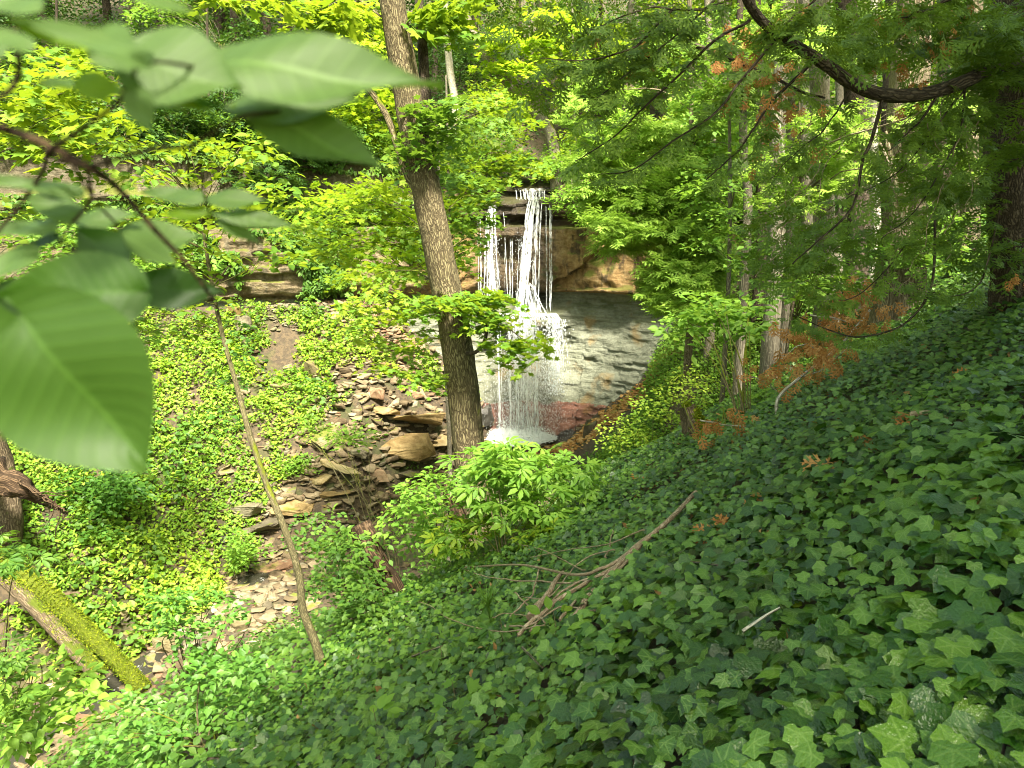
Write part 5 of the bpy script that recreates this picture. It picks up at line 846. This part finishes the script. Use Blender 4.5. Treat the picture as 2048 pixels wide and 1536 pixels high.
log('dead_stub', 'short dark rotten stub beside the shrub at the maple foot', [at(925, 1060, 11), at(905, 1000, 11), at(895, 965, 11)], .13, .07, 'rot', 'stump', rough=.5, seed=5)
m0 = hit(1400, 885); log('mossy_stump', 'mossy brown stump at the rim of the gully', [m0 + [0, 0, -.4], m0 + [-.05, .1, .1], m0 + [-.2, .1, .55]], .26, .08, 'bark_moss2', 'stump', rough=.9, seed=9, n=40)
BG = 'fallen branches lying on the ivy'
def on_ivy(pts, h=.26): return [hit(p[0], p[1], h=h) for p in pts]
fb = [('long dead branch reaching highest up the ivy toward the dead orange cedar', [(1392, 985), (1340, 1040), (1290, 1085), (1240, 1120), (1200, 1140), (1140, 1150), (1040, 1130), (930, 1135)], .045, .010),
      ('dead branch running lowest in the pile toward the herbs', [(1330, 1050), (1270, 1095), (1220, 1150), (1170, 1200), (1150, 1235)], .04, .026), ('lichen-spotted branch in the middle of the pile', [(1300, 1075), (1240, 1125), (1180, 1160), (1120, 1195), (1075, 1235), (1035, 1270)], .035, .018),
      ('short stout branch stub pointing up out of the pile', [(1125, 1145), (1100, 1180), (1080, 1210), (1062, 1235)], .034, .04), ('thin forked twig crossing above the pile', [(1078, 1138), (1072, 1170), (1050, 1205), (1020, 1232)], .014, .008), ('slender grey twig arching left from the pile', [(1150, 1165), (1080, 1165), (990, 1155), (925, 1138)], .016, .006),
      ('thin twig bowed over the ivy toward the creek', [(1090, 1250), (1000, 1262), (900, 1240), (850, 1208), (790, 1202)], .010, .005), ('twig lying across the base of the pile', [(1090, 1245), (1060, 1215), (1030, 1185)], .012, .008), ('wiry dark twig tangled over the middle of the pile', [(1230, 1100), (1160, 1125), (1100, 1190), (1050, 1195)], .012, .005), ('thin bark-stripped twig springing off the top of the pile', [(1290, 1060), (1210, 1090), (1130, 1100), (1060, 1115)], .012, .005), ('dark crooked stick crossing the lowest end of the pile', [(1190, 1220), (1120, 1215), (1060, 1250), (1010, 1250)], .014, .007), ('wiry twig fanning toward the creek from the branch pile', [(1170, 1140), (1080, 1100), (1010, 1085), (960, 1090)], .010, .004), ('crooked twig lying under the lichen-spotted branch', [(1210, 1150), (1130, 1180), (1090, 1220), (1060, 1262)], .018, .008), ('bark-stripped stick parallel to the lowest branch', [(1260, 1112), (1205, 1165), (1165, 1185), (1120, 1240)], .022, .012), ('short twig poking left out of the pile base', [(1080, 1240), (1020, 1225), (985, 1235)], .009, .004), ('small upright forked twig at the upper branch', [(1212, 1115), (1222, 1080), (1225, 1060)], .013, .005)]
for lab, pts, r0, r1 in fb: tag((lambda b: (tube(b, on_ivy(pts, .30), r0 * .5, r1 * .8, 50, 9, rough=.25, wob=.02, seed=len(lab)), b.obj('fallen_branch', M['branchwood'], None, True))[1])(Buf()), lab, 'branch', BG)
for lab, pts, r0, mk in [('broken stick lying on the ivy at the upper right', [(1825, 828), (1860, 826), (1892, 836)], .022, 'torn'), ('curved stick among the ivy near the brown cedar sprigs', [(1355, 1132), (1385, 1124), (1435, 1130)], .010, 'bark_grey'), ('dark short stick in the bottom middle ivy', [(1485, 1262), (1525, 1235), (1560, 1215)], .008, 'bark_pale'), ('thin stick poking down through the middle ivy', [(1045, 1295), (1070, 1320), (1085, 1335)], .010, 'bark_grey'), ('dark stick at the lowest edge of the ivy', [(725, 1535), (750, 1520), (785, 1505)], .018, 'bark_dark'), ('bowed bare twig at the bottom beside the tiered shrub', [(460, 1500), (530, 1498), (600, 1530)], .010, 'bark_pale'), ('brown vine loop in the bottom corner ivy', [(2048, 1420), (2020, 1455), (2012, 1480), (2000, 1536)], .006, 'bark_dark'), ('stick half buried in the small ivy leaves', [(825, 1312), (850, 1303), (885, 1292)], .012, 'bark_grey')]:
    b = Buf(); tube(b, on_ivy(pts, .27), r0, r0 * .6, 24, 7, rough=.2); tag(b.obj('stick', M[mk], None, True), lab, 'stick', 'sticks on the ivy')
# fuzzy moss on the logs
M['moss'] = leaf_mat('moss_tuft', [(.04, .08, .005), (.13, .18, .01), (.28, .31, .02)], (.28, .40, .015), .2, .8, .1, scale=3)
def moss_on(o, n, up=.1):
    m = o.data; k = len(m.polygons); c = np.zeros(k * 3); m.polygons.foreach_get('center', c); nn = np.zeros(k * 3); m.polygons.foreach_get('normal', nn); a = np.zeros(k); m.polygons.foreach_get('area', a); c = c.reshape(-1, 3); nn = nn.reshape(-1, 3)
    wt = a * np.clip(nn[:, 2] + up + .9 * fbm(c[:, 0] * 2, c[:, 1] * 2, c[:, 2] * 2), 0, 1); i = R.choice(k, n, p=wt / wt.sum()); b = Buf(); leaves(b, QUAD, c[i] + R.normal(0, .022, (n, 3)) - nn[i] * .004, rdir(n), nn[i] + rdir(n) * .7, R.uniform(.02, .05, n)); b.obj('moss', M['moss'], o)
for o in list(COL.objects):
    if o.name.startswith('mossy_log'): moss_on(o, 12000, .4)
    elif o.name in ('fallen_log', 'leaning_snag', 'mossy_stump'): moss_on(o, 1800 if o.name == 'fallen_log' else 3500, -.35)
# dead orange cedar branch
db = [hit(1560, 860)]; Yd = db[0][1]; db += [at(1555, 800, Yd), at(1600, 755, Yd + .1), at(1680, 690, Yd + .3), at(1740, 620, Yd + .5)]
dr = thing('dead_cedar_branch', db[0], 'dead cedar branch with orange sprays collapsed on the ivy slope', 'branch'); part_tube(dr, 'stem', db, .022, .012, 'bark_pale', 8, 50, rough=.2)
for pts in [[(1600, 755), (1640, 740), (1700, 690)], [(1620, 630), (1680, 640), (1720, 660)], [(1640, 700), (1600, 690), (1560, 720)], [(1490, 755), (1520, 760), (1570, 790)], [(1400, 840), (1450, 850), (1540, 860)]]: part_tube(dr, 'twig', [at(x, y, Yd + .2) for x, y in pts], .010, .004, 'bark_pale', 6, 20, wob=.03)
dp = np.concatenate([area(1640, 670, 60, 40, Yd, Yd + .7, 26), area(1730, 595, 30, 20, Yd + .2, Yd + .8, 10), area(1620, 740, 50, 20, Yd, Yd + .3, 9), area(1522, 750, 10, 16, Yd, Yd + .1, 3), area(1440, 845, 45, 12, Yd, Yd + .2, 7), area(1690, 620, 60, 30, Yd, Yd + .7, 10)])
k = np.repeat(np.arange(len(dp)), 3); n = len(k); b = Buf(); leaves(b, FROND, dp[k] + R.normal(0, .12, (n, 3)), rdir(n) * .6 + [0, -1, .3], rdir(n) * .6 + [0, 0, -.8], R.uniform(.11, .22, n)); o = b.obj('dead_spray', M['dead'], dr); o.location = -dr.location
for px, py, lab in [(1700, 778, 'curled orange sprig just below the dead cedar branch'), (1470, 1090, 'largest brown cedar sprig fallen on the ivy'), (1445, 1115, 'lower twin of the brown cedar sprig'), (1900, 812, 'orange sprig by the broken stick'), (1830, 895, 'orange sprig below the broken stick'), (1735, 942, 'small orange sprig in the middle of the upper ivy'), (1680, 985, 'brown tuft sunk in the ivy'), (1290, 860 + 130, 'brown sprig at the top of the ivy bank')]:
    g = hit(px, py); b = Buf(); n = 7; leaves(b, FROND2, R.normal(0, .05, (n, 3)) + [0, 0, .17], rdir(n) * .5 + [0, -.6, 1], rdir(n) * [1, 1, .3], R.uniform(.10, .2, n)); o = b.obj('cedar_sprig', M['dead']); o.location = g; tag(o, lab, 'sprig', 'dead cedar sprigs on the ivy')

# ------------------------------------------------------------------ the out-of-focus viburnum hanging in from the frame edge
VB = thing('viburnum_shrub', (-1.35, .75, gz(-1.35, .75)), 'large pleated leaves of a shrub hanging close in front of the camera', 'shrub')
def big_mat(name, c0, c1, tr, tf):
    m, t = mat(name); b = NB(t); tc = b.n('ShaderNodeTexCoord'); uv = b.n('ShaderNodeSeparateXYZ', {0: tc.outputs['UV']}); x, y = uv.outputs[0], uv.outputs[1]
    s = b.math('SUBTRACT', y, b.math('MULTIPLY', b.math('ABSOLUTE', x), .55)); v = b.math('ABSOLUTE', b.math('SUBTRACT', b.math('FRACT', b.math('MULTIPLY', s, 11.0)), .5)); vm = b.math('GREATER_THAN', v, .44)
    mid = b.math('LESS_THAN', b.math('ABSOLUTE', x), .012); vm = b.math('MAXIMUM', b.math('MULTIPLY', vm, .6), mid); c = b.mix(b.noise(tc.outputs['UV'], 5, 5), c0, c1); c = b.mix(b.math('MULTIPLY', vm, .6), c, tuple(q * 1.6 for q in c1)); c = b.mix(b.ramp(b.noise(tc.outputs['UV'], 13, 2), [(.73, 0.0), (.75, .8)]), c, (.10, .06, .02))
    p = b.n('ShaderNodeBsdfPrincipled', {'Base Color': c, 'Roughness': .5, 'Specular IOR Level': .45}); bp = b.n('ShaderNodeBump', {'Height': b.math('ADD', v, b.math('MULTIPLY', b.noise(tc.outputs['UV'], 60, 3), .5)), 'Strength': .35, 'Distance': .001}); t.links.new(bp.outputs[0], p.inputs['Normal'])
    r = b.n('ShaderNodeBsdfTranslucent', {'Color': (*tr, 1)}); b.n('ShaderNodeOutputMaterial', {0: b.n('ShaderNodeMixShader', {0: tf, 1: p.outputs[0], 2: r.outputs[0]}).outputs[0]}); return m
M['vib'] = big_mat('viburnum_leaf', (.085, .155, .035), (.13, .215, .055), (.17, .34, .02), .30); M['vibm'] = big_mat('low_viburnum_leaf', (.046, .105, .012), (.068, .14, .020), (.13, .32, .01), .38); M['viby'] = big_mat('viburnum_leaf_painted_backlit', (.10, .20, .008), (.16, .27, .01), (.35, .55, .01), .5); M['vibd'] = big_mat('viburnum_leaf_painted_shaded', (.018, .05, .005), (.028, .07, .008), (.09, .24, .01), .35)  # backlight and shade put into the base colours of one shrub's leaves
def big_leaf(B, T, wid, nor, mk, heart=.0, sag=.10):
    B = np.array(B, float); T = np.array(T, float); L = np.linalg.norm(T - B); ya = (T - B) / L; nor = nrm(np.array(nor, float) - np.dot(nor, ya) * ya); xa = np.cross(ya, nor); n, m = 34, 17; t = np.linspace(0, 1, n); s = np.linspace(-1, 1, m)
    prof = np.where(t < .40, np.sqrt(np.maximum(0, 1 - (1 - t / .40) ** 2)), np.cos(np.clip((t - .40) / .60, 0, 1) * math.pi / 2) ** 1.1); prof = prof / prof.max(); prof = prof * (1 + .035 * np.abs(np.sin(t * 60))) ; prof[-1] = .004; prof[0] = .03
    Sg, Tg = np.meshgrid(s, t); x = Sg * prof[:, None] * .5 * wid; y = (Tg - heart * (np.abs(Sg) ** 1.5) * (1 - Tg) ** 4) * L
    z = .16 * np.abs(Sg) * wid * .5 + .006 * L * np.abs(((Tg - .3 * np.abs(Sg)) * 11) % 1 - .5) * 2 * (np.abs(Sg) > .06) * np.minimum(1, 3 * (1 - Tg)) - sag * L * Tg ** 2 + .03 * L * np.sin(Tg * 7 + Sg * 2)
    P = B + x[..., None] * xa + y[..., None] * ya + z[..., None] * nor; b = Buf(); grid_add(b, P, (s * .5 * wid / L, t)); o = b.obj('leaf', M[mk], VB, True); o.location = -VB.location; return o
UP = (0, -.62, .78); FACE = (-.1, -1, .35)
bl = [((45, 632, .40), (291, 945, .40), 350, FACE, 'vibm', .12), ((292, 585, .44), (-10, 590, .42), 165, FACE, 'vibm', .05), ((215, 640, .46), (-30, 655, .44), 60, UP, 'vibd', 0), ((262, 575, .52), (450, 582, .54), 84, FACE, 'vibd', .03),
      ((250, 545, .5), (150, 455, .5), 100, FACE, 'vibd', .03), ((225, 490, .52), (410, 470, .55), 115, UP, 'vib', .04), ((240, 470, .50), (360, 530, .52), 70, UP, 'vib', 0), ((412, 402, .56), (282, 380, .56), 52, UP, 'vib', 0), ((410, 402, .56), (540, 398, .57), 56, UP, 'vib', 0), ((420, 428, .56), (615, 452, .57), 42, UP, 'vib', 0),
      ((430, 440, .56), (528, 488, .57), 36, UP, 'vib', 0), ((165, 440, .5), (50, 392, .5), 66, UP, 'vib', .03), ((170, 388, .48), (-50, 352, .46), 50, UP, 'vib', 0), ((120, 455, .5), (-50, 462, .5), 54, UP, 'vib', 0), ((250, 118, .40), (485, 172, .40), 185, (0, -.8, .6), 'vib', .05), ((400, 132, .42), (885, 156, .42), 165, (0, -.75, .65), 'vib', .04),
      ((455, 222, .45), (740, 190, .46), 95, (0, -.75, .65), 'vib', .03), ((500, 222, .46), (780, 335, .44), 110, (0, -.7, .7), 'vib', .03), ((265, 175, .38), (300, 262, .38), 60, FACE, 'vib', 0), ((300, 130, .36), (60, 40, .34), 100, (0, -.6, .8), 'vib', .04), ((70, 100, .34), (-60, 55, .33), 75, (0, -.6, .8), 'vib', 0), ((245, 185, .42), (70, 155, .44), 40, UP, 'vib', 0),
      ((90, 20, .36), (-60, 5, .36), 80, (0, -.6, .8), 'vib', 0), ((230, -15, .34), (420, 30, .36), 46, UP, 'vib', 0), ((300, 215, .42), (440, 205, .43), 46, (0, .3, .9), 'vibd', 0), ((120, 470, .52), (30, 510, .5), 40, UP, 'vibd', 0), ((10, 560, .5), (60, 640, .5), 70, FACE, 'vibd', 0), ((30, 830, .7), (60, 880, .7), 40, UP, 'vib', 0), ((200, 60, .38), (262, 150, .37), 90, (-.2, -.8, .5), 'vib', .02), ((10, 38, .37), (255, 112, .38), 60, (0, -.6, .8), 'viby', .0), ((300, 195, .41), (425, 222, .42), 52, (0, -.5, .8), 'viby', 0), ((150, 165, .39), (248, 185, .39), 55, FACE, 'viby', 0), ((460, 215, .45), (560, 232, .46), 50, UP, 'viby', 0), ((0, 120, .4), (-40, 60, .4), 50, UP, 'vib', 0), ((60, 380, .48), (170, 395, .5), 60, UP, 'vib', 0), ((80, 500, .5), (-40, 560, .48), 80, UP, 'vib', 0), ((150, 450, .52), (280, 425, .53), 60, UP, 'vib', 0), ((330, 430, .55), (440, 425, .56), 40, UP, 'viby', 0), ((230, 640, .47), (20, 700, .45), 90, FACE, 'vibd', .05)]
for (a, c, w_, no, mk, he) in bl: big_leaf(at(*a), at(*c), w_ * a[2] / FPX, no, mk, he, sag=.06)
stems = [([(-400, 900, .75), (-300, 500, .62), (-120, 230, .5), (-40, 245, .46), (60, 275, .46), (170, 330, .46), (235, 375, .47), (310, 460, .48), (372, 525, .5), (428, 602, .51)], .0026, .0010), ([(175, 335, .46), (100, 308, .45), (165, 258, .44), (235, 205, .42), (252, 165, .40)], .0015, .0010),
         ([(95, 300, .45), (88, 335, .46), (55, 390, .48), (-10, 470, .5)], .0014, .001), ([(175, 335, .46), (300, 300, .45), (380, 290, .44), (480, 235, .44), (560, 222, .45)], .0013, .0009), ([(30, 60, .4), (38, 140, .42), (20, 180, .42), (-20, 205, .42)], .0015, .0012), ([(175, 338, .47), (182, 400, .48), (140, 450, .5), (118, 490, .52)], .0012, .0008),
         ([(140, 320, .46), (190, 400, .49), (240, 455, .52)], .001, .0007), ([(-120, 230, .5), (-60, 330, .5), (-80, 600, .42)], .002, .0012), ([(120, 480, .52), (180, 520, .48), (290, 585, .44)], .001, .0007), ([(380, 290, .44), (400, 340, .5), (412, 400, .56), (425, 432, .56)], .0009, .0007), ([(252, 165, .4), (300, 125, .38), (430, 140, .42)], .001, .0008)]
for i, (pts, r0, r1) in enumerate(stems):
    P = [at(*p) for p in pts]
    if i == 0: P = [np.array([-1.35, .75, gz(-1.35, .75) - .05]), np.array([-1.1, .8, -1.2])] + P
    part_tube(VB, 'stem', P, r0 * (1.7 if i == 0 else 1.1), r1 * 1.1, 'rot', 10, 60 if i == 0 else 30, rough=.1)
